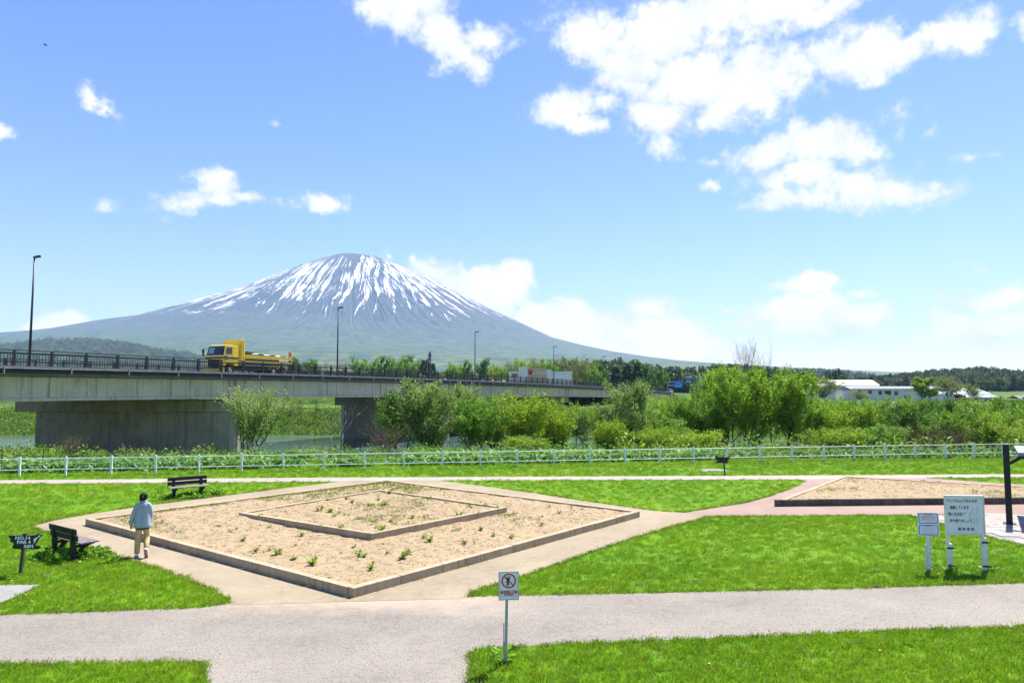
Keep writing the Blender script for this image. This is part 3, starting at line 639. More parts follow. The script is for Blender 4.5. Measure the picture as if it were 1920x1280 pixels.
def sample_quad(C, n, margin=.03):
    u = rng.uniform(margin, 1 - margin, n)[:, None]; v = rng.uniform(margin, 1 - margin, n)[:, None]; C = [np.array(c) for c in C]
    return C[0] * (1 - u) * (1 - v) + C[1] * u * (1 - v) + C[2] * u * v + C[3] * (1 - u) * v, u[:, 0], v[:, 0]
def straw_proto(seed, m='straw'):
    r = np.random.default_rng(seed); mb = MB()
    for _ in range(5):
        a = r.uniform(0, PI); L = r.uniform(.03, .10); x, y = r.normal(0, .06, 2); dx, dy = math.cos(a) * L / 2, math.sin(a) * L / 2
        mb.tube((x - dx, y - dy, .004), (x + dx, y + dy, r.uniform(.004, .025)), .004, .003, 3)
    return proto('straw', mb.mesh('straw', M[m]))
def clod_proto(seed):
    r = np.random.default_rng(seed); mb = MB()
    for _ in range(2):
        x, y = r.normal(0, .05, 2); s_ = r.uniform(.005, .013); m = Matrix.Rotation(r.uniform(0, 3), 4, 'X') @ Matrix.Rotation(r.uniform(0, 3), 4, 'Z'); m.translation = (x, y, s_ * .3)
        mb.box(-s_, s_, -s_ * .8, s_ * .8, -s_ * .6, s_ * .6, 0, m)
    return proto('clod', mb.mesh('clod', M['soil']))
SP = [straw_proto(i) for i in range(4)] + [clod_proto(i) for i in range(3)]
pts = []
for C, zf, n in ((OC, zs, 6500), (IC, lambda x, y, u, v: iz - .05 + 0 * x, 2000), (OC2, lambda x, y, u, v: .17 + .12 * np.sin(PI * u) * np.sin(PI * v), 3000)):
    Q, u, v = sample_quad(C, n, .01); z = zf(Q[:, 0], Q[:, 1], u, v)
    if C is OC: keep = ~inpoly(Q[:, 0], Q[:, 1], [iF, iR, iB, iL]); Q, z = Q[keep], z[keep]
    pts.append(np.c_[Q, z + .004])
pts = np.concatenate(pts); n = len(pts)
scatter('straw_and_clods', pts, rng.uniform(.5, 1.1, n), SP, rot=np.c_[np.zeros((n, 2)), rng.uniform(0, 6.28, n)])

# weeds: the larger ones one by one, the rest as ground cover
def weed_mesh(seed, n=22):
    r = np.random.default_rng(seed); V = [(0, 0, 0)]; Fc = []; T = [.5]
    for i in range(n):
        a = r.uniform(0, 6.28); L = r.uniform(.05, .14); up_ = r.uniform(.4, 1.6); d = np.array([math.cos(a), math.sin(a), up_]); d /= np.linalg.norm(d); s_ = np.array([-math.sin(a), math.cos(a), 0]) * L * .18; b = len(V)
        V += [tuple(d * L * .6 + s_), tuple(d * L), tuple(d * L * .6 - s_)]; Fc.append((0, b, b + 1, b + 2)); T += [r.uniform()] * 3
    return np_mesh('weed', V, Fc, M['lf_weed'], T)
WM = [weed_mesh(40 + i) for i in range(3)]
wspots = [(590, 1052), (755, 1047), (672, 1042), (600, 966), (620, 968), (805, 1016), (520, 1040), (552, 1050), (585, 1060), (695, 1068), (795, 1010), (715, 1005), (680, 1045), (765, 1040),
          (1015, 985), (925, 1005), (660, 950), (720, 955), (640, 1000), (430, 1000), (455, 1015), (480, 1035), (395, 975), (360, 965), (440, 965), (410, 990), (505, 990), (860, 975), (880, 960), (545, 935), (570, 945)]
_q, _, _ = sample_quad(OC, 70, .04)
wspots = [G(a, b, .14)[:2] for a, b in wspots] + [q for q in _q if abs(q[0]) < 20]
for i, (wx_, wy_) in enumerate(wspots):
    inn = bool(inpoly(np.array([wx_]), np.array([wy_]), [iF, iR, iB, iL])[0]); z = .28 if inn else .155; p = (wx_, wy_)
    o = link('weed', WM[i % 3], None, (p[0], p[1], z - .01), (0, 0, random.uniform(0, 6)), (random.uniform(.9, 1.9) if i < 31 else random.uniform(.5, 1.3),) * 3)
    tag(o, 'small bright green weed growing in the dry soil of the diamond raised bed', 'weed', 'weeds in the diamond raised bed')
Q, u, v = sample_quad(OC, 5200); dens_ = fbm(Q[:, 0] * .45, Q[:, 1] * .45, 31) + .22 * sst(.5, 1., v) + .10 * sst(.45, .9, u)
kp = (dens_ > .78) & ~inpoly(Q[:, 0], Q[:, 1], [iF, iR, iB, iL]); a_ = np.c_[Q[kp], zs(Q[kp][:, 0], Q[kp][:, 1], u[kp], v[kp])]
Q, u, v = sample_quad(IC, 900); kp = fbm(Q[:, 0] * .6, Q[:, 1] * .6, 37) > .66; b_ = np.c_[Q[kp], np.full(kp.sum(), iz - .06)]
Q, u, v = sample_quad(OC2, 1400); kp = fbm(Q[:, 0] * .6, Q[:, 1] * .6, 39) > .60; c_ = np.c_[Q[kp], .17 + .12 * np.sin(PI * u[kp]) * np.sin(PI * v[kp])]
pts = np.concatenate([a_, b_, c_]); WP = [proto('w', clump_mesh('weed_patch', 50 + i, 12, .07, .06, .05, q, .4, .5)) for i, q in enumerate(('lf_weed', 'lf_weed', 'lf_olive'))]
scatter('small_weeds', pts, rng.uniform(.4, 1.35, len(pts)), WP)

# ------------------------------------------------------------------ grass
def tuft(seed, n=16, h=.055, rad=.09):
    r = np.random.default_rng(seed); V = []; Fc = []; T = []
    for i in range(n):
        x, y = r.normal(0, rad * .5, 2); a = r.uniform(0, 6.28); L = h * r.uniform(.5, 1.3); w_ = .0045; lean = r.uniform(.15, .9); dx, dy = math.cos(a), math.sin(a)
        V += [(x - dy * w_, y + dx * w_, 0), (x + dy * w_, y - dx * w_, 0), (x + dx * L * lean * .5, y + dy * L * lean * .5, L * .7), (x + dx * L * lean * 1.1, y + dy * L * lean * 1.1, L)]
        b = i * 4; Fc.append((b, b + 1, b + 3, b + 2)); T += [r.uniform()] * 4
    return np_mesh('tuft', V, Fc, M['blade'], T)
TP = [proto('t', tuft(i, 18, .05)) for i in range(4)] + [proto('t', tuft(9, 14, .075, .07)), proto('t', tuft(10, 16, .05, .10))]; TP[5].data.materials.clear(); TP[5].data.materials.append(M['dry'])
polys = [asphalt, gravel, pink, farpath, tiles, [cF, cR, cB, cL], [b2F, b2R, b2X, b2B]]
slabL = P([(-120, 1100), (60, 1097), (76, 1097), (40, 1115), (0, 1132), (-120, 1170)]); slabR = P([(1306, 880.5), (1345, 879), (1372, 883), (1320, 884)])
path('tee_slab', slabL, .02, 'slab'); path('tee_slab', slabR, .02, 'slab'); polys += [slabL, slabR]
def grass_pts(y0, y1, per):
    n = int(per * (y1 - y0) * (y0 + y1) / 2 * 2.12); y = np.sqrt(rng.uniform(y0 ** 2, y1 ** 2, n)); x = y * rng.uniform(-1.05, 1.05, n)
    bad = np.zeros(n, bool); wob = (fbm(x * 4, y * 4, 41, 3) - .5) * .10; 
    for q in polys: bad |= inpoly(x + wob, y + wob, q)
    return np.c_[x, y, np.zeros(n)][~bad]
pts = np.concatenate([grass_pts(7.5, 12.5, 190), grass_pts(12.5, 17, 110), grass_pts(17, 24, 60), grass_pts(24, 43, 22)])
n = len(pts); print('tufts', n); sc_ = rng.uniform(.7, 1.3, n) * (1 + .02 * (pts[:, 1] - 10)); ix = rng.integers(0, 4, n); ix[rng.uniform(size=n) < .03] = 4
# taller ragged grass along path edges
ed = []
for q in polys[:5]:
    for i in range(len(q)):
        a, b = np.array(q[i]), np.array(q[(i + 1) % len(q)]); L = np.linalg.norm(b - a)
        if L > 60: continue
        m_ = int(L * 40); t_ = rng.uniform(0, 1, m_)[:, None]; e_ = a + (b - a) * t_ + rng.normal(0, .05, (m_, 2)); ed.append(e_)
ed = np.concatenate(ed); bad = np.zeros(len(ed), bool)
for q in polys: bad |= inpoly(ed[:, 0], ed[:, 1], q)
ed = ed[~bad & (ed[:, 1] > 9) & (ed[:, 1] < 30) & (np.abs(ed[:, 0] / ed[:, 1]) < 1.)]
pts = np.concatenate([pts, np.c_[ed, np.zeros(len(ed))]]); sc_ = np.r_[sc_, rng.uniform(.7, 1.35, len(ed))]; ix = np.r_[ix, np.where(rng.uniform(size=len(ed)) < .42, 5, rng.integers(0, 4, len(ed)))]
scatter('lawn_grass', pts, sc_, TP, idx=ix)
# dandelions and dark leafy weeds under the benches
mb = MB()
for a, b in ((21, 1089), (48, 1115), (95, 968), (210, 985), (380, 1012), (255, 935), (60, 1128), (148, 1100), (1500, 1082), (1760, 1076), (1330, 1245), (1650, 1220)):
    p = G(a, b, .05); mb.tube((p[0], p[1], .0), (p[0], p[1], .06), .004, .003, 4, 1); mb.tube((p[0], p[1], .06), (p[0], p[1], .07), .022, .018, 7, 0)
tag(mb.build('dandelions', [simple('dandelion_yellow', (.8, .45, .01), .7, .1), M['lf_weed']]), kind='stuff')
LW = [proto('l', clump_mesh('leafy_weed', 60 + i, 22, .13, .16, .11, 'lf_green', .6, .3)) for i in range(3)]
lp = []
for (a, b, rx, n_) in ((140, 1046, .75, 60), (120, 1040, .5, 30), (350, 933, .9, 70), (395, 928, .6, 25), (185, 1034, .25, 5), (1783, 1072, .25, 3), (1845, 1070, .25, 3), (948, 1240, .15, 3)):
    c = G(a, b); lp.append(np.c_[c[0] + rng.normal(0, rx * .55, n_), c[1] + rng.normal(0, rx * .25, n_), np.zeros(n_)])
lp = np.concatenate(lp); bad = np.zeros(len(lp), bool)
for q in polys: bad |= inpoly(lp[:, 0], lp[:, 1], q)
lp = lp[~bad]; scatter('leafy_weeds', lp, rng.uniform(.6, 1.2, len(lp)), LW)
# small weeds at the foot of the kerbs
kf = []
for (A_, B_, n_) in ((cL, cF, 26), (cF, cR, 30), (iL, iF, 14)):
    t_ = rng.uniform(0.03, .97, n_)[:, None]; d_ = (B_ - A_) / np.linalg.norm(B_ - A_); nrm = np.array([d_[1], -d_[0]]); z_ = .13 if A_ is iL else .01
    kf.append(np.c_[A_ + (B_ - A_) * t_ + nrm * .04, np.full(n_, z_)])
kf = np.concatenate(kf); scatter('kerb_weeds', kf, rng.uniform(.3, .9, len(kf)), WP)

# ================================================================== THE BRIDGE
BA = math.atan((1577 - 960) / F); bu = np.array([math.sin(BA), math.cos(BA)]); bn = np.array([-math.cos(BA), math.sin(BA)]); B0 = AT(0, 50)[:2]; BW = 16.3
def zd(t): return 6.0 + .00301 * t - 6.17e-5 * t * t
def BP(t, o=0., dz=0.): p = B0 + bu * t + bn * o; return (p[0], p[1], zd(t) + dz)
def tY(Y): return (Y - B0[1]) / bu[1]
bridge = empty('bridge', (0, 0, 0), label='long concrete girder bridge on wall piers crossing the river towards the town', cat='bridge')
T0, T1 = -32., 216.
def strip(name, mat, prof, t0, t1, step=4., parent=bridge):
    """extrudes a cross-section (offset, dz) along the bridge"""
    n = max(1, int(math.ceil((t1 - t0) / step))); ts = [t0 + (t1 - t0) * i / n for i in range(n + 1)]; mb = MB(); m_ = len(prof)
    V = [BP(t, o, z) for t in ts for o, z in prof]; Fc = [(i * m_ + j, i * m_ + (j + 1) % m_, (i + 1) * m_ + (j + 1) % m_, (i + 1) * m_ + j) for i in range(n) for j in range(m_)]
    Fc += [tuple(range(m_ - 1, -1, -1)), tuple(n * m_ + j for j in range(m_))]; mb.add(V, Fc); return mb.build(name, M[mat], parent)
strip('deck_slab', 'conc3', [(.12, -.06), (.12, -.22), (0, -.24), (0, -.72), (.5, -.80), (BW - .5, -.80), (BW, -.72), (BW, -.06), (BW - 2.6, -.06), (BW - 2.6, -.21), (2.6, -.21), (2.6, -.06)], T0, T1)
strip('kerb_coping', 'slab', [(-.04, .0), (-.04, -.08), (.34, -.08), (.34, .0)], T0, T1); strip('kerb_coping', 'slab', [(BW - .34, .0), (BW - .34, -.08), (BW + .04, -.08), (BW + .04, .0)], T0, T1)
strip('road_surface', 'road', [(2.62, -.19), (2.62, -.205), (BW - 2.62, -.205), (BW - 2.62, -.19)], T0, T1)
for t in np.arange(T0, T1 - 6, 10.): strip('lane_marking', 'white', [(BW / 2 - .08, -.184), (BW / 2 - .08, -.188), (BW / 2 + .08, -.188), (BW / 2 + .08, -.184)], t, t + 5)
piersY = [70., 108., 154., 199., 246.]; tp = [22. - 0.0, 66.0, 116., 165., 216.]
joints = [T0] + [tY(y) - .2 for y in piersY[:-1]] + [T1]
for a, b in zip(joints[:-1], joints[1:]):
    n = max(2, round((b - a) / 3.6)); L = (b - a - .24) / n
    for i in range(n):
        t0 = a + .12 + i * L
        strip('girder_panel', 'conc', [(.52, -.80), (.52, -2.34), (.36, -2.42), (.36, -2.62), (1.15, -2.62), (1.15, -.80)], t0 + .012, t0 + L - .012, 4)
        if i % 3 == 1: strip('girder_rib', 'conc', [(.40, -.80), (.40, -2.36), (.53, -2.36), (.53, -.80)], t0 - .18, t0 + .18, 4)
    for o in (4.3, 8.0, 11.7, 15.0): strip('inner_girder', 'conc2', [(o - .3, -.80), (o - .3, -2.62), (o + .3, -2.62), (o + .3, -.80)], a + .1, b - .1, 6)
for Y, (l, r_), (cl, cr), gr in zip(piersY[:4], ((70, 450), (640, 842), (922, 1059), (1062, 1176)), ((48, 463), (632, 850), (915, 1065), (1056, 1182)), (-3.6, -3.8, -1.5, 0.)):
    tt = tY(Y); ct = zd(tt) - 2.62 - .10; xl, xr = AT(l, Y)[0], AT(r_, Y)[0]; cl, cr = AT(cl, Y)[0], AT(cr, Y)[0]
    pr = empty('pier', (0, 0, 0), parent=bridge); tk = 1.05
    mb = MB(); poly = [(xl, 0), (xl + .7, -tk), (xr - .5, -tk), (xr, -.3), (xr, .3), (xr - .5, tk), (xl + .7, tk)]
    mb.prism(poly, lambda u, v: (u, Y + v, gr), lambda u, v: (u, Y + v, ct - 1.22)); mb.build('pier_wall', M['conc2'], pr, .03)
    mb = MB(); mb.box(cl, cr, Y - tk - .35, Y + tk + .35, ct - 1.2, ct); mb.build('pier_cap', M['conc2'], pr, .03)
    mb = MB()
    for o in (.85, 4.3, 8., 11.7, 15.0):
        p = BP(tY(Y - bn[1] * o), o); mb.box(p[0] - .35, p[0] + .35, p[1] - .3, p[1] + .3, ct + .002, ct + .12)
    mb.build('bearing', M['chassis'], pr)
ab = MB(); a0 = BP(T1, -.3); a1 = BP(T1, BW + .3)
pA = np.array(a0[:2]); pB = np.array(a1[:2]); dd_ = bu * 3
ab.prism([tuple(pA), tuple(pA + dd_), tuple(pB + dd_), tuple(pB)], lambda u, v: (u, v, -2), lambda u, v: (u, v, zd(T1) - .10)); ab.build('abutment', M['conc2'], bridge, .03)
for y_ in piersY[:4]:
    for dt in (-1.1, .9):
        mb = MB(); a_ = BP(tY(y_) + dt, .30, -.78); b_ = BP(tY(y_) + dt, .30, -2.75); mb.tube(a_, b_, .07, n=8); mb.build('drain_pipe', M['bracket'], bridge, smooth=True)
strip('utility_pipe', 'pipe', [(-.10, -.10), (-.20, -.12), (-.24, -.20), (-.20, -.28), (-.10, -.30), (-.02, -.28), (-.0, -.20), (-.02, -.12)], T0, T1 - 1)
strip('utility_pipe', 'pipe', [(-.10, -.34), (-.17, -.37), (-.19, -.43), (-.15, -.50), (-.08, -.52), (-.0, -.50), (-.0, -.37)], T0, T1 - 1)
bm1 = MB(); bm1.box(-.27, .0, -.03, .03, -.56, -.06); bme = bm1.mesh('pipe_bracket', M['bracket'])
for t in np.arange(-14.5, 200, 4.86): link('pipe_bracket', bme, bridge, BP(t), (0, 0, math.atan2(-bn[1], -bn[0]) + PI))
# embankment road beyond the bridge
mb = MB(); V = []; Fc = []
for i, t in enumerate(np.linspace(T1 + 3, T1 + 230, 14)):
    zz = zd(T1) - .1 - (t - T1) * .012; zz = max(zz, 2.9); c = [B0 + bu * t + bn * o for o in (-6, 0, BW, BW + 6)]
    V += [(c[0][0], c[0][1], -1.), (c[1][0], c[1][1], zz), (c[2][0], c[2][1], zz), (c[3][0], c[3][1], -1.)]
    if i: b = (i - 1) * 4; Fc += [(b + j, b + j + 1, b + j + 5, b + j + 4) for j in range(3)]
mb.add(V, Fc); o = mb.build('approach_road', M['road']); tag(o, kind='structure'); o.data.materials.append(M['terrain'])
for p_ in o.data.polygons:
    if abs(p_.normal.z) < .97: p_.material_index = 1

def railing(o_, name, label, nb, every=1):
    R = empty(name, (0, 0, 0), label=label, cat='railing'); sgn = 1 if o_ < 1 else -1
    def st(nm, w_, h_, z, oo=0.):
        for a in np.arange(T0, T1, 27.): strip(nm, 'steel', [(o_ + oo - w_ / 2, z - h_ / 2), (o_ + oo - w_ / 2, z + h_ / 2), (o_ + oo + w_ / 2, z + h_ / 2), (o_ + oo + w_ / 2, z - h_ / 2)], a, min(a + 27 - .01, T1), 4, R)
    st('top_rail', .07, .06, 1.16); st('upper_rail', .10, .12, .93); st('lower_rail', .08, .09, .32); st('middle_rail', .04, .035, .47)
    m1 = MB(); m1.prism([(-.10, 0), (.16, 0), (.10, .55), (.06, 1.16), (-.05, 1.16), (-.08, .9)], lambda u, v: (u, -.09, v), lambda u, v: (u, .09, v)); me1 = m1.mesh('railing_post', M['steel'])
    m2 = MB(); m2.box(-.012, .012, -.016, .016, 0, .87); me2 = m2.mesh('baluster', M['steel'])
    rz = math.atan2(bn[1], bn[0]); cnt = 0; rest = MB(); t = .9 - 2.7 * 12
    ts = np.arange(.9 - 2.7 * 12, T1, 2.7)
    for t in ts: link('railing_post', me1, R, BP(t, o_, .002), (0, 0, rz if sgn > 0 else rz + PI))
    order = sorted([(abs(t + 3 - 0), t) for t in ts if t < T1 - 2.7])
    order = [t for t in ts if t >= -6] + [t for t in ts if t < -6]
    for t in order:
        for j in range(1, 12):
            tt = t + 2.7 * j / 12
            if tt > T1 or tt < T0: continue
            if cnt < nb: link('baluster', me2, R, BP(tt, o_, .002), (0, 0, rz)); cnt += 1
            else:
                p = BP(tt, o_, .002); rest.box(-.012, .012, -.016, .016, 0, .87, 0, Matrix.Translation(p) @ Matrix.Rotation(rz, 4, 'Z'))
    tag(rest.build('baluster_row', M['steel'], R), kind='stuff')
railing(.15, 'bridge_railing', 'dark brown steel railing along the near side of the bridge', 290)
railing(BW - .15, 'bridge_railing', 'dark brown steel railing along the far side of the bridge, behind the truck', 0)

# street lamps on the far side, 45 m apart
def lamp(t, label):
    p = BP(t, BW - .55, .0); L = empty('street_lamp', p, math.atan2(-bn[1], -bn[0]), label, 'street lamp', 'street lamps along the bridge')
    mb = MB(); mb.tube((0, 0, 0), (0, 0, 11.0), .13, .07, 10); mb.build('pole', M['steel'], L, smooth=True)
    mb = MB(); mb.box(-.17, .17, -.17, .17, 0, .03); mb.tube((0, 0, .03), (0, 0, 1.3), .16, .15, 10); mb.build('pole_base', M['steel'], L)
    mb = MB(); mb.prism([(-.12, 0), (0, -.1), (.75, -.12), (1.0, 0), (.75, .12), (0, .1)], lambda u, v: (u, v * 1.6, 11.0 + .03 * u), lambda u, v: (u, v * 1.2, 11.17 + .03 * u)); mb.build('lamp_head', M['steel'], L, .02)
    return L
for t, l in zip((10.9, 56, 100.7, 145.6, 188.7), ('tall dark street lamp on the bridge at the left edge, nearest to the viewer', 'dark street lamp on the bridge just right of the yellow truck', 'dark street lamp on the bridge above the middle pier, third from the left',
         'dark street lamp on the bridge in front of the white building with the red sign', 'farthest and smallest street lamp on the bridge, at the right')): lamp(t, l)

# ------------------------------------------------------------------ the yellow truck
def truck():
    TX0 = 32.75; zr = zd(27) - .19
    p = B0 + bu * TX0 + bn * 3.35; p = p + bn * 1.2
    R = empty('dump_truck', (p[0], p[1], zr), math.atan2(-bu[1], -bu[0]), 'yellow flatbed works truck with dark blue stripe driving left over the bridge', 'truck')
    R.rotation_euler = (0, math.atan((zd(22.7) - zd(32.7)) / -10) , R.rotation_euler[2])
    Y = 1.22
    mb = MB(); prof = [(7.85, .95), (7.85, 3.0), (8.0, 3.12), (9.35, 3.16), (9.62, 3.08), (9.97, 2.05), (10.0, 1.75), (10.0, .95), (9.55, .95), (9.45, 1.15), (8.5, 1.15), (8.4, .95)]
    mb.prism(prof, lambda u, v: (u, -Y, v), lambda u, v: (u, Y, v)); cab = mb.build('cab', M['yellow'], R, .05)
    mb = MB(); mb.prism([(9.655, 2.98), (9.955, 2.07), (9.995, 2.075), (9.695, 2.985)], lambda u, v: (u, -1.12, v), lambda u, v: (u, 1.12, v)); mb.build('windscreen', M['glass'], cab, .01)
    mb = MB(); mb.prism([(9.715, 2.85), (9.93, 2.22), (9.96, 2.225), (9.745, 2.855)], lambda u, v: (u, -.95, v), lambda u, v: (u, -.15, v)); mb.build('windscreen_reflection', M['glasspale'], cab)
    for sy in (-1, 1):
        mb = MB(); mb.prism([(8.75, 2.2), (8.75, 2.9), (9.5, 2.88), (9.62, 2.3), (9.4, 2.12)], lambda u, v: (u, sy * (Y - .01), v), lambda u, v: (u, sy * (Y + .012), v)); mb.build('side_window', M['glass'], cab)
        mb = MB()
        for x in (8.62, 9.72): mb.box(x, x + .015, sy * Y - .006, sy * Y + .006, 1.2, 2.95 if x < 9 else 2.2)
        mb.box(8.62, 9.73, sy * Y - .006, sy * Y + .006, 1.19, 1.205); d = mb.build('door_seam', M['chassis'], cab)
        mb = MB(); mb.box(8.7, 8.85, sy * Y, sy * (Y + .03), 1.95, 1.99); mb.build('door_handle', M['chassis'], cab)
        mb = MB(); mb.box(7.9, 9.98, sy * (Y + .002), sy * (Y + .008), 1.68, 1.86); mb.build('blue_stripe', M['navy'], cab)
        mb = MB(); mb.prism([(9.2, 1.62), (9.25, 1.98), (9.8, 2.0), (9.7, 1.62)], lambda u, v: (u, sy * (Y + .004), v), lambda u, v: (u, sy * (Y + .016), v)); mb.build('lower_window', M['glass'], cab)
        mb = MB(); mb.tube((9.7, sy * Y, 2.75), (10.15, sy * (Y + .22), 2.72), .018, n=6); mb.tube((10.15, sy * (Y + .22), 2.75), (10.15, sy * (Y + .22), 2.0), .018, n=6)
        mb.box(10.1, 10.2, sy * (Y + .22) - .13, sy * (Y + .22) + .13, 2.25, 2.68); mb.box(10.12, 10.2, sy * (Y + .22) - .12, sy * (Y + .22) + .12, 2.0, 2.2); mb.build('mirror', M['chassis'], cab, .02)
        mb = MB(); mb.box(9.97, 10.03, sy * .95 - .16, sy * .95 + .16, .72, .95); mb.build('headlight', M['glasspale'], cab, .02)
    mb = MB(); mb.box(9.99, 10.012, -Y, Y, 1.68, 1.86); mb.build('blue_stripe', M['navy'], cab)
    mb = MB(); mb.box(9.7, 10.06, -Y, Y, .35, .72); mb.build('bumper', M['yellow'], cab, .03)
    mb = MB(); mb.box(9.98, 10.02, -.85, .85, .78, 1.6)
    for z in (.9, 1.05, 1.2, 1.35): mb.box(10.02, 10.04, -.85, .85, z, z + .05)
    mb.build('grille', M['chassis'], cab)
    mb = MB(); mb.box(10.06, 10.075, -.25, .25, .45, .58); mb.build('number_plate', M['glasspale'], cab)
    for q in (-.55, .35): mb = MB(); mb.beam((9.99, q, 2.03), (9.95, q + .55, 2.18), .02, .02); mb.build('wiper', M['chassis'], cab)
    mb = MB(); mb.box(.2, 9.6, -.42, .42, .75, 1.05); mb.box(2.9, 7.3, .62, 1.12, .55, 1.05); mb.box(2.9, 7.3, -1.12, -.62, .55, 1.05); mb.build('chassis', M['chassis'], R)
    bed_ = MB(); bed_.box(.0, 6.95, -Y, Y, 1.25, 1.42); fb_ = bed_.build('flatbed', M['chassis'], R)
    for sy in (-1, 1):
        mb = MB(); mb.box(.0, 6.95, sy * Y - .03, sy * Y + .03, 1.42, 2.16); mb.box(0, 6.95, sy * (Y + .02) - .03, sy * (Y + .02) + .03, 2.08, 2.2); s_ = mb.build('side_board', M['yellow'], fb_, .01)
        mb = MB(); mb.box(2.0, 6.9, sy * Y - .038, sy * Y + .038, 1.62, 1.84); mb.box(.05, .5, sy * Y - .038, sy * Y + .038, 1.62, 1.84); mb.build('blue_stripe', M['navy'], fb_)
    mb = MB(); mb.box(-.05, .0, -Y, Y, 1.42, 2.1); mb.build('tail_board', M['yellow'], fb_, .01)
    mb = MB(); mb.box(.52, 1.98, Y + .032, Y + .044, 1.6, 1.86); mb.build('number_strip', M['cover'], fb_)
    mb = MB()
    random.seed(3)
    for k in range(8):
        x = .62 + k * .17
        mb.box(x, x + .10, Y + .044, Y + .05, 1.66, 1.69); mb.box(x, x + .03, Y + .044, Y + .05, 1.69, 1.80)
        mb.box(x + .03, x + .10, Y + .044, Y + .05, 1.73 + .03 * (k % 2), 1.76 + .03 * (k % 2))
    mb.build('strip_marks', M['navy'], fb_)
    mb = MB(); V = []; n_ = 14
    for i in range(n_ + 1):
        x = .15 + 6.6 * i / n_
        for j in range(5): y = -1.15 + 2.3 * j / 4; V.append((x, y, 2.24 + .16 * (i / n_) + .05 * math.sin(i * 1.7 + j) + (.05 if 0 < j < 4 else 0)))
    mb.add(V, [(i * 5 + j, i * 5 + j + 1, (i + 1) * 5 + j + 1, (i + 1) * 5 + j) for i in range(n_) for j in range(4)]); mb.build('white_tarpaulin', M['cover'], R, smooth=True)
    mb = MB(); mb.beam((3.6, -1.0, 2.62), (6.9, -1.0, 2.75), .12, .14); mb.build('stowed_bar', M['navy'], R)
    mb = MB(); mb.box(7.0, 7.75, -Y, Y, 1.2, 3.82); hb = mb.build('head_cabinet', M['yellow'], R, .03)
    mb = MB()
    for y in (1.26, ): 
        for x in (7.25, 7.6): mb.tube((x, y, 1.3), (x, y, 3.75), .018, n=5)
        for z in np.arange(1.5, 3.7, .3): mb.tube((7.25, y, z), (7.6, y, z), .014, n=5)
    mb.build('ladder', M['orange'], hb)
    for x in (7.0, 7.74):
        mb = MB(); mb.box(x - .004, x + .004, Y + .0, Y + .006, 1.3, 3.8)
    mb = MB(); mb.box(.06, .26, 1.0, 1.18, 2.1, 2.85); mb.box(-.04, .08, .98, 1.2, 2.2, 2.75); mb.build('rear_post', M['orange'], R, .02)
    def wheel(x, y, r_=.5):
        w_ = MB(); w_.tube((x, y - .14, r_), (x, y + .14, r_), r_, r_, 22); wo_ = w_.build('wheel', M['rubber'], R, .02)
        s_ = 1 if y > 0 else -1; w_ = MB(); w_.tube((x, y + s_ * .12, r_), (x, y + s_ * .16, r_), .27, .22, 16); w_.tube((x, y + s_ * .15, r_), (x, y + s_ * .22, r_), .10, .08, 10); w_.build('hub', M['hub'], wo_)
    for x in (8.95, 2.75, 1.45):
        for y in (-1.05, 1.05): wheel(x, y)
    for x in (2.75, 1.45):
        for y in (-1, 1):
            mb = MB(); mb.beam((x - .66, y * 1.08, .75), (x - .4, y * 1.08, 1.1), .3, .03); mb.beam((x - .4, y * 1.08, 1.1), (x + .4, y * 1.08, 1.1), .3, .03); mb.beam((x + .4, y * 1.08, 1.1), (x + .66, y * 1.08, .75), .3, .03); mb.build('mudguard', M['yellow'], R)
truck()

# small cars on and beyond the bridge
def car(label, loc, rz, paint, L=4.2, H=1.5, group=None):
    R = empty('car', loc, rz, label, 'car', group); Wc = .85
    mb = MB(); mb.prism([(-L / 2, .3), (-L / 2, .85), (-L / 2 + .15, .95), (L / 2 - .9, .9), (L / 2 - .05, .75), (L / 2, .35), (L / 2 - .2, .22), (-L / 2 + .1, .22)], lambda u, v: (u, -Wc, v), lambda u, v: (u, Wc, v)); b = mb.build('body', paint, R, .05)
    mb = MB(); mb.prism([(-L / 2 + .2, .93), (-L / 2 + .5, H - .08), (L / 2 - 1.9, H - .06), (L / 2 - 1.0, .91)], lambda u, v: (u, -Wc * .9, v), lambda u, v: (u, Wc * .9, v)); mb.build('cabin_glass', M['glass'], b, .05)
    mb = MB(); mb.prism([(-L / 2 + .45, H - .09), (-L / 2 + .55, H), (L / 2 - 1.95, H), (L / 2 - 1.8, H - .09)], lambda u, v: (u, -Wc * .88, v), lambda u, v: (u, Wc * .88, v)); mb.build('roof', paint, b, .03)
    for x in (-L / 2 + .75, L / 2 - .8):
        for y in (-Wc, Wc): mb = MB(); mb.tube((x, y - .1, .31), (x, y + .1, .31), .31, .31, 14); mb.build('wheel', M['rubber'], R)
pw, pr_, pg = simple('car_white', (.7, .7, .72), .3, .05, coat=.5), simple('car_red', (.35, .03, .03), .3, .05, coat=.5), simple('car_silver', (.35, .37, .4), .3, .05, coat=.5)
for t, o_, pp, lb in ((196, 5, pw, 'small white car near the far end of the bridge, behind the railing'), (205, 5, pr_, 'small red car at the far end of the bridge, behind the railing'), (238, 5, pg, 'silver car on the road just past the end of the bridge'), (262, 11, pw, 'small white car far along the road past the blue signs')):
    z = zd(t) - .19 if t < T1 else max(zd(T1) - .1 - (t - T1) * .012, 2.9) + .01; p = BP(t, o_); car(lb, (p[0], p[1], z), math.atan2(-bu[1], -bu[0]), pp, group='cars near the far end of the bridge')
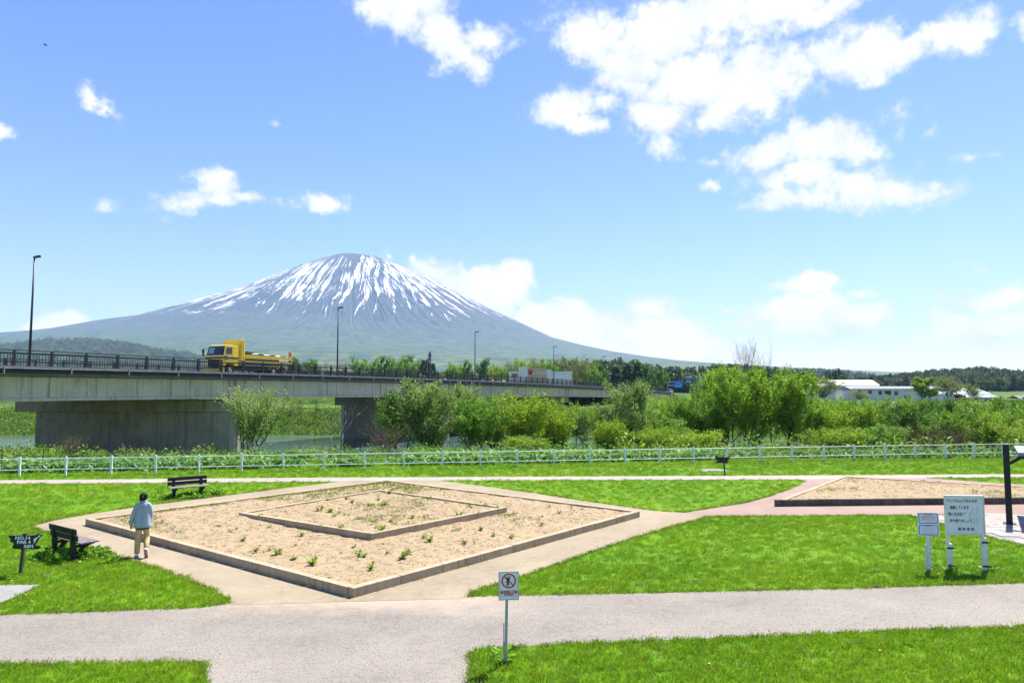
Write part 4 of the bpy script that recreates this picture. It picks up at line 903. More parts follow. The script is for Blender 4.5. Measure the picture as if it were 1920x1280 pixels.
# ================================================================== PARK FURNITURE
# white fence; its posts stand 2.08 m apart
fz = 34.2; fa, fb_, fd = 46.46499, 87.1528, .010444
fen = empty('park_fence', (0, 0, 0), label='low white pipe fence along the far lawn, in front of the river bushes', cat='fence')
def FP(n): k = 1 + fd * n; return np.array([fz * (fa - 960 + (fb_ - 960 * fd) * n) / F, fz * k, 0])
pm = MB(); pm.box(-.04, .04, -.045, .045, -.05, .92); pm.box(-.055, .055, -.06, -.045, .60, .90); pm.tube((0, 0, .90), (0, 0, .95), .05, .04, 8); pme = pm.mesh('post', M['fence'])
fdir = FP(1) - FP(0); frz = math.atan2(fdir[1], fdir[0]); FL = float(np.linalg.norm(fdir))
tr_ = MB(); tr_.tube((0, 0, 0), (FL - .02, 0, 0), .024, n=8); trm = tr_.mesh('top_rail', M['fence'])
br_ = MB(); br_.tube((0, 0, 0), (FL - .02, 0, 0), .022, n=8); brm = br_.mesh('lower_rail', M['fence'])
mr_ = MB(); mr_.path([(0, 0, 0), (FL * .3, 0, -.03), (FL * .55, 0, -.02), (FL - .02, 0, 0)], .012, 5); mrm = mr_.mesh('middle_wire', M['fence'])
mb = MB(); mb.path([(.0, 0, .16), (.03, 0, .06), (.10, 0, 0), (.20, 0, -.03)], .016, 5); mb.tube((-.42, 0, .0), (-.58, 0, -.10), .016, n=5); mb.tube((.05, 0, .18), (.05, 0, .02), .014, n=5); brc = mb.mesh('brace', M['fence'])
for n in range(-2, 32):
    p = FP(n); link('post', pme, fen, p, (random.gauss(0, .012), random.gauss(0, .02), frz))
    q = (p[0], p[1], .84); link('top_rail', trm, fen, q, (0, 0, frz)); link('lower_rail', brm, fen, (p[0], p[1] - .0, .31), (0, 0, frz)); link('middle_wire', mrm, fen, (p[0], p[1] - .01, .62), (0, 0, frz))
    m_ = FP(n + .5); link('brace', brc, fen, (m_[0], m_[1] - .02, .42), (0, 0, frz))
# rods with green netting behind the fence
net = empty('netting_fence', (0, 0, 0), label='low green netting on rusty rods in front of the first bridge pier', cat='netting')
NP = [AT(px, 35.5)[:2] for px in (10, 87, 208, 345)]
for a, b in zip(NP[:-1], NP[1:]):
    mb = MB(); d = b - a
    for i in range(13): u = i / 12; mb.tube((*(a + d * u), .02), (*(a + d * u), .86), .004, n=3)
    for z in np.arange(.1, .9, .12): mb.tube((*a, z), (*b, z), .004, n=3)
    mb.tube((*a, .88), (*b, .88), .013, n=4); mb.build('net', M['net'], net)
for a in NP: mb = MB(); mb.tube((*a, 0), (*a, 1.25), .016, n=6); mb.build('rod', M['rust'], net)

# ---- NO.14 tee sign
def tee_sign(px, py, label, front=True, rz=0.):
    p = G(px, py); R = empty('tee_sign', p, rz, label, 'sign', 'golf tee signs'); s_ = .0121 / 8
    pts_ = [(155, 178), (230, 182), (390, 181), (540, 178), (575, 172), (592, 160), (625, 154), (640, 160), (668, 172), (645, 200), (610, 240), (585, 285), (565, 322), (600, 330), (638, 334), (643, 368), (625, 382), (440, 378), (270, 380), (240, 368), (224, 345), (242, 310), (243, 285), (200, 276), (186, 258), (195, 225), (170, 205)]
    f = lambda u, v: ((u - 385) * s_, (765 - v) * s_)
    mb = MB(); mb.prism(pts_, lambda u, v: (f(u, v)[0], -.055, f(u, v)[1]), lambda u, v: (f(u, v)[0], -.02, f(u, v)[1])); bd = mb.build('board', M['black'], R, .004)
    mb = MB(); mb.beam((-.06, 0, -.05), (.005, 0, .93), .062, .062); mb.build('post', M['postwood'], R, .006)
    if front:
        for tx, u, v, al in (('NO.14', 380, 217, 'CENTER'), ('PAR 4', 400, 277, 'CENTER'), ('56M', 475, 340, 'CENTER')):
            x, z = f(u, v); text(tx, .098, M['signwhite'], bd, (x, -.0565, z), name='lettering', off_=.004, sx_=1.25)
        bd_ = [(540, 240), (560, 215), (590, 205), (612, 190), (630, 168), (645, 180), (640, 200), (612, 208), (598, 225), (580, 255), (560, 290), (548, 300), (552, 270)]
        mb = MB(); mb.prism(bd_, lambda u, v: (f(u, v)[0], -.058, f(u, v)[1]), lambda u, v: (f(u, v)[0], -.0555, f(u, v)[1])); mb.build('bird_emblem', M['signgrey'], bd)
    return R
tee_sign(43, 1077, 'dark irregular wooden sign reading NO.14 PAR 4 56M on a grey post')
tee_sign(1357, 890, 'small dark wooden sign seen from behind near the white fence', False, PI * .98)

# ---- benches
def bench(pos_, rz, label, moss=False):
    """local x along the seat, -y is the side one sits from"""
    R = empty('park_bench', pos_, rz, label, 'bench', 'dark wooden park benches'); L = 1.45
    for x in (-.50, .50):
        mb = MB(); mb.prism([(.20, 0), (.29, 0), (.33, .78), (.26, .78), (.20, .42)], lambda u, v: (x - .05, u, v), lambda u, v: (x + .05, u, v)); mb.build('leg', M['wood'], R, .006)
        mb = MB(); mb.prism([(.20, .36), (-.24, .40), (-.24, .355), (-.12, .33), (.02, .24), (.14, .08), (.20, .0), (.20, .14), (.12, .24), (.08, .30), (.20, .31)], lambda u, v: (x - .035, u, v), lambda u, v: (x + .035, u, v)); mb.build('bracket', M['wood'], R, .004)
    for i, y in enumerate((-.20, -.09, .02, .13)):
        mb = MB(); mb.box(-L / 2, L / 2, y - .05, y + .05, .405, .44); mb.build('seat_plank', M['seatwood'], R, .006)
    for i, z in enumerate((.58, .74)):
        mb = MB(); mb.box(-L / 2, L / 2, .215, .25, z - .07, z + .07, 0, Matrix.Rotation(-.10, 4, 'X') @ Matrix.Translation((0, -.03 + .02 * i, 0))); mb.build('back_plank', M['greenwood' if moss else 'wood'], R, .006)
    return R
p1 = (G(115, 1037)[:2] + G(143, 1050)[:2]) / 2 + np.array([.1, .06]); bench((p1[0], p1[1], 0), math.atan2(-.55, .80) + PI, 'dark park bench seen from behind, at the lawn edge right of the NO.14 sign', True)
p2 = (G(328, 935)[:2] + G(374, 931)[:2]) / 2; bench((p2[0], p2[1] + .12, 0), math.atan2(.62, .78), 'dark park bench with pale seat facing the viewer, behind the walking person')

# ---- no golf sign
def nogolf():
    p = G(948, 1244); R = empty('no_golf_sign', p, math.radians(4), 'small white sign with a crossed out golfer on a thin grey post', 'sign'); s_ = .0082
    mb = MB(); mb.box(-.022, .022, -.015, .015, -.1, 1.37); po = mb.build('post', M['galv'], R, .004); po.rotation_euler = (0, .018, 0)
    mb = MB(); mb.box(-.036, -.022, -.012, .012, -.05, .62); mb.box(-.04, .03, -.02, .02, .30, .33); mb.build('stake', M['galv'], R)
    Bd = empty('board', (.045, -.03, 1.175), 0, parent=R); Bd.rotation_euler = (0, math.radians(-.5), 0)
    mb = MB(); mb.box(-.155, .155, -.008, .008, -.215, .215); fr = mb.build('frame', M['galv'], Bd, .004)
    mb = MB(); mb.box(-.143, .143, -.0105, -.008, -.20, .203); mb.build('face', M['signwhite'], Bd)
    mb = MB(); n = 40; r1, r2 = .112, .091
    V = [(r * math.cos(2 * PI * i / n), y, .075 + r * math.sin(2 * PI * i / n)) for y in (-.0125, -.0108) for r in (r1, r2) for i in range(n)]
    Fc = [(i, (i + 1) % n, n + (i + 1) % n, n + i) for i in range(n)] + [(i, (i + 1) % n, 2 * n + (i + 1) % n, 2 * n + i) for i in range(n)]
    mb.add(V, Fc); mb.beam((-.072, -.0135, .147), (.072, -.0135, .003), .016, .002, up=(0, 1, 0)); mb.build('prohibition_ring', M['red'], Bd)
    mb = MB(); g = lambda pts_: mb.prism(pts_, lambda u, v: (u, -.0118, v + .075), lambda u, v: (u, -.0106, v + .075))
    g([(-.036, -.075), (-.020, -.075), (-.014, -.02), (-.010, -.02), (-.006, -.075), (.008, -.078), (.004, .0), (.020, .018), (.012, .03), (-.012, .045), (-.028, .06), (-.036, .052), (-.020, .03), (-.034, .0)])
    g([(.012 + .013 * math.cos(a), .045 + .013 * math.sin(a)) for a in np.linspace(0, 2 * PI, 11)[:-1]]); g([(-.034, .056), (-.030, .064), (.0, .072), (.03, .074), (.042, .070), (.03, .067), (.0, .066)])
    mb.build('golfer_pictogram', M['ink'], Bd)
    mb = MB(); mb.box(-.128, .128, -.0122, -.0106, -.118, -.068); mb.build('red_strip', M['red'], Bd)
    mb = MB(); mb.box(-.128, .128, -.0118, -.0106, -.152, -.148); mb.box(-.128, -.125, -.0118, -.0106, -.148, -.118); mb.box(.125, .128, -.0118, -.0106, -.148, -.118); mb.build('strip_outline', M['red'], Bd)
    text('ゴルフ禁止', .046, M['signwhite'], Bd, (0, -.0128, -.093), off_=.0006); text('NO GOLF', .030, M['ink'], Bd, (0, -.0118, -.134), off_=.0014)
nogolf()

# ---- two small panels
def frame_ring(mb, w_, h_, t_, y, r_=.05, cx=0, cz=0):
    def rr(w2, h2, rr_): return [(sx_ * (w2 - rr_) + rr_ * math.cos(a), sz * (h2 - rr_) + rr_ * math.sin(a)) for sx_, sz, a0 in ((1, 1, 0), (-1, 1, PI / 2), (-1, -1, PI), (1, -1, 3 * PI / 2)) for a in (a0 + k * PI / 8 for k in range(5))]
    o_, i_ = rr(w_, h_, r_), rr(w_ - t_, h_ - t_, max(.005, r_ - t_)); n = len(o_)
    mb.add([(cx + a, y, cz + b) for a, b in o_] + [(cx + a, y, cz + b) for a, b in i_], [(k, (k + 1) % n, n + (k + 1) % n, n + k) for k in range(n)])
def panels():
    p = G(1743, 1071); R = empty('notice_sign', p, math.radians(-6), 'two small blue bordered notice panels one above the other on a single white post', 'sign')
    mb = MB(); mb.box(-.038, .038, -.02, .02, -.08, 1.10); mb.build('post', M['signgrey'], R, .005); mb = MB(); mb.box(-.072, -.04, -.015, .02, -.05, .62); mb.build('stake', M['white'], R, .004)
    mb = MB(); [mb.tube((.0, -.022, z), (0, -.03, z), .008, n=6) for z in (.15, .42)]; mb.build('bolt', M['chassis'], R)
    for k, (z0, z1) in enumerate(((1.085, 1.345), (.82, 1.078))):
        Bd = empty('panel', (.0, 0, (z0 + z1) / 2), parent=R); h = (z1 - z0) / 2
        mb = MB(); mb.box(-.235, .235, -.035, -.022, -h, h); mb.build('plate', M['signwhite'], Bd, .003)
        mb = MB(); frame_ring(mb, .212, h - .012, .018, -.0362, .04); mb.build('blue_border', M['blue'], Bd)
        mb = MB(); rr = random.Random(k)
        def row(z, x0, x1, hh, m_=mb):
            x = x0
            while x < x1: w_ = rr.uniform(.006, .013); m_.box(x, x + w_, -.0366, -.0352, z - hh / 2, z + hh / 2 * rr.uniform(.4, 1)); x += w_ + .004
        if k == 0:
            mt = MB(); 
            for x in (-.075, -.025, .025, .075): mt.box(x - .013, x + .013, -.0366, -.0352, h - .045, h - .028); mt.box(x - .004, x + .004, -.0366, -.0352, h - .052, h - .024)
            mt.build('heading_marks', M['ink'], Bd)
            for z, x0, x1 in ((.055, -.13, .12), (.025, -.17, .17), (-.005, -.13, .14), (-.035, -.17, .15)): row(z, x0, x1, .014)
            mb.build('small_print', M['red'], Bd); mt = MB(); row(-.082, -.08, .17, .010, mt); mt.build('footer_print', M['blue'], Bd)
        else:
            mt = MB(); row(h - .035, -.06, .07, .014, mt); mt.build('heading_marks', M['ink'], Bd)
            for z, x0, x1 in ((.055, -.14, .16), (.033, -.10, .11), (.010, -.15, .15), (-.014, -.10, .09), (-.040, -.14, .12), (-.065, -.16, .17), (-.088, -.11, .12)): row(z, x0, x1, .007)
            mb.build('small_print', simple('faded_violet_print', (.35, .22, .5), .5, .1), Bd)
panels()

# ---- the big pale board
def big_board():
    p = G(1814, 1069); R = empty('notice_board', p, math.radians(-4), 'large pale notice board with black Japanese lettering and a faint dog drawing', 'sign')
    for x, zt in ((-.40, .62), (.375, .76)):
        mb = MB(); mb.box(x - .03, x + .03, -.0, .05, -.05 if 0 else .3, 1.72); mb.build('leg', M['white'], R, .004)
        s_ = -1 if x < 0 else 1; mb = MB(); mb.box(x - .055, x + .055, -.075, -.002, -.08, zt); ft = mb.build('foot_sleeve', M['white'], R, .008)
        for z in (.12, zt - .10): mb = MB(); mb.box(x - .07, x + .07, -.085, -.074, z - .022, z + .022); mb.tube((x + .06, -.09, z), (x + .12, -.09, z), .012, n=6); mb.build('clamp', M['rust'], R)
    mb = MB(); mb.box(-.43, .40, -.03, .02, .845, 1.70); bd = mb.build('board', M['signgrey'], R, .004)
    mb = MB(); mb.box(-.45, .42, -.05, .03, 1.70, 1.725); mb.box(-.45, -.43, -.05, .03, .84, 1.70); mb.box(.40, .42, -.05, .03, .84, 1.70); mb.box(-.43, .40, -.045, .03, .825, .845); mb.build('frame', M['white'], R, .003)
    Wn = .83; X = lambda u: -.43 + (u - 880) / (1730 - 880) * Wn; Zz = lambda v: 1.70 - (v - 185) / (1070 - 185) * .855
    for tx, u, v, sz, sx_ in (('ペットのふんでみんなが', 1245, 295, .085, .73), ('迷惑しています', 1185, 455, .085, .72), ('飼い主が必ず', 1115, 615, .090, .74), ('持ち帰りましょう', 1210, 770, .085, .73)):
        text(tx, sz, M['ink'], bd, (X(u), -.0315, Zz(v)), off_=.0019, sx_=sx_)
    text('倶 知 安 町', .078, M['ink'], bd, (X(1320), -.0315, Zz(965)), off_=.0018, sx_=1.0)
    mb = MB(); q = lambda u, v: (X(u), -.033, Zz(v))
    def ln(pts_, r_=.0028):
        for a, b in zip(pts_[:-1], pts_[1:]): mb.tube(q(*a), q(*b), r_, n=4)
    ln([(1405, 595), (1625, 595), (1625, 705), (1405, 705), (1405, 595)]); ln([(1440, 590), (1445, 560), (1470, 530), (1480, 480), (1520, 450), (1570, 465), (1590, 520), (1570, 590)])
    ln([(1570, 470), (1600, 430), (1615, 480), (1600, 530)]); ln([(1440, 625), (1500, 625)]); ln([(1500, 660), (1580, 665)]); ln([(1505, 710), (1510, 780), (1450, 820)]); ln([(1575, 710), (1600, 770), (1540, 830), (1620, 840)])
    mb.tube(q(1452, 560), (q(1452, 560)[0], -.036, q(1452, 560)[2]), .008, n=6); mb.tube(q(1517, 525), (q(1517, 525)[0], -.036, q(1517, 525)[2]), .006, n=6)
    mb.build('dog_drawing', M['inkgrey'], bd)
big_board()

# ---- shelter post at the right edge
def shelter():
    p = G(1893, 981, .03); R = empty('shelter', (p[0], p[1], .03), math.radians(-34), 'dark steel shelter post with a flat roof reaching out of the right edge', 'shelter')
    for x, y in ((0, 0), (3.6, 0), (0, 3.0), (3.6, 3.0)):
        if (x, y) == (0, 3.0): continue
        mb = MB(); mb.box(x - .085, x + .085, y - .085, y + .085, 0, 2.46); po = mb.build('post', M['black'], R, .008)
        mb = MB(); mb.box(x - .17, x + .17, y - .17, y + .17, 0, .018); mb.build('base_plate', M['black'], po)
        mb = MB(); mb.beam((x + .08, y, 1.86), (x + .34, y, 2.04), .07, .09); mb.build('brace', M['black'], po)
    mb = MB(); mb.prism([(.30, 2.10), (.30, 2.22), (4.2, 2.40), (4.2, 2.28)], lambda u, v: (u, -.12, v), lambda u, v: (u, 3.2, v)); mb.build('roof_panel', simple('pale_green_roof', (.20, .30, .31), .5, .1), R, .01)
    mb = MB(); mb.prism([(.29, 2.02), (.29, 2.10), (4.2, 2.28), (4.2, 2.20)], lambda u, v: (u, -.2, v), lambda u, v: (u, -.1, v)); mb.prism([(.29, 2.02), (.29, 2.10), (4.2, 2.28), (4.2, 2.20)], lambda u, v: (u, 3.1, v), lambda u, v: (u, 3.2, v)); mb.build('roof_beam', M['black'], R)
    mb = MB(); mb.box(0, .32, -.04, .04, 2.06, 2.12); mb.build('bracket', M['galv'], R)
    mb = MB(); mb.box(-.6, .9, -.55, .55, -.024, -.012); mb.build('footing_slab', M['paver'], R)
shelter()

# ---- the walking person
def skin_mesh(name, V, E, Rr, mat, lv=2, root=0):
    me = bpy.data.meshes.new(name); me.from_pydata(V, E, []); o = bpy.data.objects.new(name, me); COL.objects.link(o)
    o.modifiers.new('s', 'SKIN'); me.skin_vertices or None
    lay = me.skin_vertices[0].data
    for i, r in enumerate(Rr): lay[i].radius = (r if hasattr(r, '__len__') else (r, r)); lay[i].use_root = (i == root)
    sb = o.modifiers.new('d', 'SUBSURF'); sb.levels = lv; sb.render_levels = lv
    bpy.context.view_layer.update(); m2 = bpy.data.meshes.new_from_object(o.evaluated_get(bpy.context.evaluated_depsgraph_get()))
    bpy.data.objects.remove(o); m2.materials.clear(); m2.materials.append(mat); m2.polygons.foreach_set('use_smooth', [True] * len(m2.polygons)); m2.name = name; return m2
def loft(mb, rings, n=20, wr=.0, seed=0, cap=(True, True)):
    """rings: (centre, rx, ry, tilt about x) -> closed garment tube"""
    r = random.Random(seed); b0 = len(mb.v)
    for k, (c, rx, ry, tl) in enumerate(rings):
        for i in range(n):
            a = 2 * PI * i / n; ww = 1 + wr * math.sin(a * 5 + k * .9 + seed) + wr * .7 * math.sin(a * 9 + k * 1.7); x, y = rx * math.cos(a) * ww, ry * math.sin(a) * ww
            mb.v.append((c[0] + x, c[1] + y * math.cos(tl), c[2] + y * math.sin(tl)))
    for k in range(len(rings) - 1):
        for i in range(n): mb.f.append((b0 + k * n + i, b0 + k * n + (i + 1) % n, b0 + (k + 1) * n + (i + 1) % n, b0 + (k + 1) * n + i)); mb.mi.append(0)
    if cap[0]: mb.f.append(tuple(b0 + i for i in range(n - 1, -1, -1))); mb.mi.append(0)
    if cap[1]: mb.f.append(tuple(b0 + (len(rings) - 1) * n + i for i in range(n))); mb.mi.append(0)
def person():
    p = G(265, 1044); R = empty('person', (p[0], p[1], .012), math.radians(20), 'person from behind in a loose blue grey jacket and tan trousers, walking past the bed', 'person')
    R.scale = (.92, .95, 1.)
    skin = simple('skin', (.50, .27, .18), .5, .08); V = []; E = []; Rr = []
    def chain(pts_, par=None):
        k = par
        for q, r in pts_:
            V.append(q); Rr.append(r); 
            if k is not None: E.append((k, len(V) - 1))
            k = len(V) - 1
        return k
    chain([((0, 0, .88), (.13, .10)), ((0, .01, 1.02), (.115, .085)), ((0, .02, 1.20), (.14, .095)), ((0, .025, 1.31), (.09, .07)), ((0, .03, 1.37), (.048, .05)), ((-.005, .05, 1.44), (.07, .082)), ((-.005, .05, 1.51), (.066, .078)), ((-.005, .045, 1.545), (.04, .05))])
    chain([((-.135, .02, 1.275), .045), ((-.235, -.01, 1.05), .038), ((-.275, .035, .83), .027), ((-.28, .045, .79), (.038, .018)), ((-.282, .055, .75), (.038, .016))], 3)
    chain([((.135, .02, 1.275), .045), ((.18, .05, 1.06), .036), ((.15, .22, .90), .027), ((.148, .25, .87), (.038, .018)), ((.146, .28, .84), (.038, .016))], 3)
    for sx_, w0, base in ((-1, 12, (-.282, .055, .745)), (1, 17, (.146, .285, .835))):
        for j in range(4):
            dx = (j - 1.5) * .018; dirv = Vector((0, .25, -1)) if sx_ < 0 else Vector((0, .75, -.65)); b = Vector(base) + Vector((dx * .9, dx * .3, 0)); L = (.062, .072, .068, .052)[j]
            chain([(tuple(b), .010), (tuple(b + dirv.normalized() * L * .5), .009), (tuple(b + dirv.normalized() * L + Vector((0, .015, 0))), .0075)], w0)
        b = Vector(base); chain([(tuple(b + Vector((.03 * -sx_, .02, .03))), .012), (tuple(b + Vector((.04 * -sx_, .04, -.0))), .0095)], w0 - 1)
    chain([((-.09, 0, .82), .085), ((-.105, .06, .46), .055), ((-.11, .0, .10), .036), ((-.11, .08, .045), .036), ((-.115, .14, .035), .030)], 0)
    chain([((.09, .01, .82), .085), ((.11, .09, .47), .055), ((.13, -.17, .21), .036), ((.135, -.20, .14), .034), ((.135, -.18, .08), .028)], 0)
    body = link('body', skin_mesh('body', V, E, Rr, skin), R)
    for sx_ in (-1, 1): mb = MB(); mb.prism([(.0, 1.44), (.018, 1.45), (.022, 1.475), (.008, 1.485), (0, 1.47)], lambda u, v: (sx_ * .072 - .005, .04 - u, v), lambda u, v: (sx_ * .088 - .005, .035 - u, v)); mb.build('ear', skin, R, .003)
    mb = MB(); mb.prism([(0, 1.44), (.024, 1.435), (.0, 1.475)], lambda u, v: (-.03, .128 + u, v), lambda u, v: (-.01, .132 + u, v)); mb.build('nose', skin, R, .004)
    for x in (-.045, .012): mb = MB(); mb.tube((x, .115, 1.475), (x, .134, 1.475), .011, n=8); mb.build('eye', M['ink'], R)
    mb = MB(); mb.box(-.04, .005, .12, .134, 1.405, 1.413); mb.build('mouth', M['red'], R)
    # hair: an uneven cap of strands gathered at the back
    hm = simple('black_brown_hair', (.014, .010, .011), .75, .3, 30., .25, bstr=.8); bm = bmesh.new(); bmesh.ops.create_icosphere(bm, subdivisions=4, radius=1)
    for v in bm.verts:
        c = v.co.copy(); a = math.atan2(c.x, -c.y); k = 1 + .05 * math.sin(a * 11 + c.z * 5) + .03 * math.sin(a * 23 + 2 * c.z) + random.uniform(-.01, .01)
        fr = max(0, c.y - .45) * .55; v.co = Vector((-.005 + c.x * .098 * k, .028 + (c.y - fr) * .100 * k, 1.487 + c.z * (.098 if c.z > 0 else .115 * (1 - max(0, c.y) * .9)) * k))
    me = bpy.data.meshes.new('hair'); bm.to_mesh(me); bm.free(); me.materials.append(hm); me.polygons.foreach_set('use_smooth', [True] * len(me.polygons)); hr = link('hair', me, R)
    mb = MB(); mb.path([(-.01, -.075, 1.50), (-.01, -.10, 1.485), (-.012, -.105, 1.45), (-.008, -.09, 1.41), (0, -.07, 1.385)], [.03, .036, .034, .026, .012], 10); mb.build('gathered_hair', hm, R, smooth=True)
    rh = random.Random(4); mb = MB()
    for _ in range(26):
        a = rh.uniform(-2.2, 2.2); x0, y0 = math.sin(a) * .092, .028 - math.cos(a) * .092; z0 = rh.uniform(1.40, 1.50); mb.path([(x0, y0, z0 + .04), (x0 * 1.05, y0 * 1.03, z0), (x0 * .98 + rh.gauss(0, .008), y0 + rh.gauss(0, .008), z0 - rh.uniform(.03, .06))], [.008, .007, .002], 4)
    mb.build('hair_strands', hm, hr)
    jm = simple('blue_grey_jacket', (.30, .385, .48), .8, .08, 6., bstr=.3); J = MB()
    loft(J, [((0, .02, 1.365), .065, .06, 0), ((0, .015, 1.352), .10, .075, 0), ((0, .01, 1.325), .145, .09, 0), ((0, .005, 1.27), .168, .105, 0), ((0, 0, 1.15), .178, .115, .0), ((-.005, 0, 1.0), .195, .128, 0), ((-.01, 0, .86), .202, .134, .05), ((-.01, 0, .76), .220, .145, .05), ((-.01, 0, .735), .218, .143, .06), ((-.01, 0, .76), .198, .125, .05)], 32, .018, 1)
    loft(J, [((-.12, .01, 1.325), .05, .06, 0), ((-.145, .01, 1.28), .068, .075, 0), ((-.180, .0, 1.19), .068, .075, 0), ((-.230, -.01, 1.05), .064, .07, 0), ((-.265, .01, .93), .058, .064, 0), ((-.292, .03, .82), .056, .060, 0), ((-.293, .032, .80), .045, .048, 0)], 18, .03, 2)
    loft(J, [((.12, .01, 1.325), .05, .06, 0), ((.142, .015, 1.28), .068, .075, 0), ((.165, .02, 1.19), .066, .075, 0), ((.185, .05, 1.06), .062, .07, .3), ((.175, .13, .98), .056, .062, .8), ((.16, .20, .92), .056, .055, .9), ((.158, .21, .912), .04, .04, .9)], 18, .03, 3)
    jk = J.build('jacket', jm, R, smooth=True)
    mb = MB(); mb.path([(-.075, .05, 1.375), (-.07, -.03, 1.372), (0, -.055, 1.375), (.07, -.03, 1.372), (.075, .05, 1.375)], .017, 8); mb.build('collar', jm, jk, smooth=True)
    sm_ = simple('jacket_seam', (.10, .15, .22), .8, .1); mb = MB(); mb.path([(-.17, -.098, 1.235), (-.08, -.128, 1.235), (0, -.134, 1.236), (.08, -.128, 1.235), (.17, -.098, 1.235)], .0035, 4); mb.build('yoke_seam', sm_, jk)
    mb = MB(); mb.path([(.0, -.128, 1.235), (.005, -.142, 1.05), (.012, -.157, .86), (.015, -.162, .75)], .004, 4); mb.build('back_pleat', sm_, jk)
    mb = MB(); loft(mb, [((0, 0, .79), .17, .115, 0), ((0, 0, .70), .175, .12, 0), ((0, 0, .685), .17, .115, 0)], 24, .02, 5); mb.build('shirt_hem', M['navy'], R, smooth=True)
    tm = simple('tan_trousers', (.52, .38, .19), .85, .12, 6., bstr=.3); T = MB()
    loft(T, [((0, .0, .90), .135, .105, 0), ((0, 0, .80), .145, .115, 0), ((0, 0, .74), .15, .115, 0)], 24, .01, 6)
    loft(T, [((-.080, 0, .80), .095, .11, 0), ((-.088, .02, .66), .086, .096, 0), ((-.102, .05, .47), .078, .084, 0), ((-.108, .03, .28), .074, .08, 0), ((-.112, .01, .10), .070, .078, 0), ((-.112, .01, .085), .06, .065, 0)], 18, .025, 7)
    loft(T, [((.080, 0, .80), .092, .11, 0), ((.092, .04, .66), .084, .095, -.05), ((.105, .085, .50), .078, .086, -.3), ((.112, .05, .41), .074, .084, -.7), ((.120, -.04, .34), .070, .080, -.8), ((.130, -.15, .245), .066, .074, -.8), ((.131, -.165, .235), .05, .06, -.8)], 18, .025, 8)
    T.build('trousers', tm, R, smooth=True)
    sw = simple('white_shoe', (.72, .72, .70), .6, .06)
    def shoe(mx):
        mb = MB(); pr = [(-.09, .035), (-.095, .085), (-.06, .105), (.0, .10), (.06, .075), (.15, .058), (.185, .04), (.185, .024), (-.09, .024)]
        mb.prism(pr, lambda u, v: tuple(mx @ Vector((-.040, u, v))), lambda u, v: tuple(mx @ Vector((.040, u, v)))); s_ = mb.build('shoe', sw, R, .014)
        mb = MB(); mb.prism([(-.097, 0), (-.10, .026), (.19, .026), (.195, .012), (.16, 0)], lambda u, v: tuple(mx @ Vector((-.046, u, v))), lambda u, v: tuple(mx @ Vector((.046, u, v)))); mb.build('sole', simple('worn_sole', (.36, .24, .19), .8, .3, 20.), s_, .006)
    m1 = Matrix.Translation((-.112, .03, 0)) @ Matrix.Rotation(.12, 4, 'Z'); shoe(m1)
    m2 = Matrix.Translation((.137, -.245, .135)) @ Matrix.Rotation(-.10, 4, 'Z') @ Matrix.Rotation(-1.08, 4, 'X'); shoe(m2)
person()

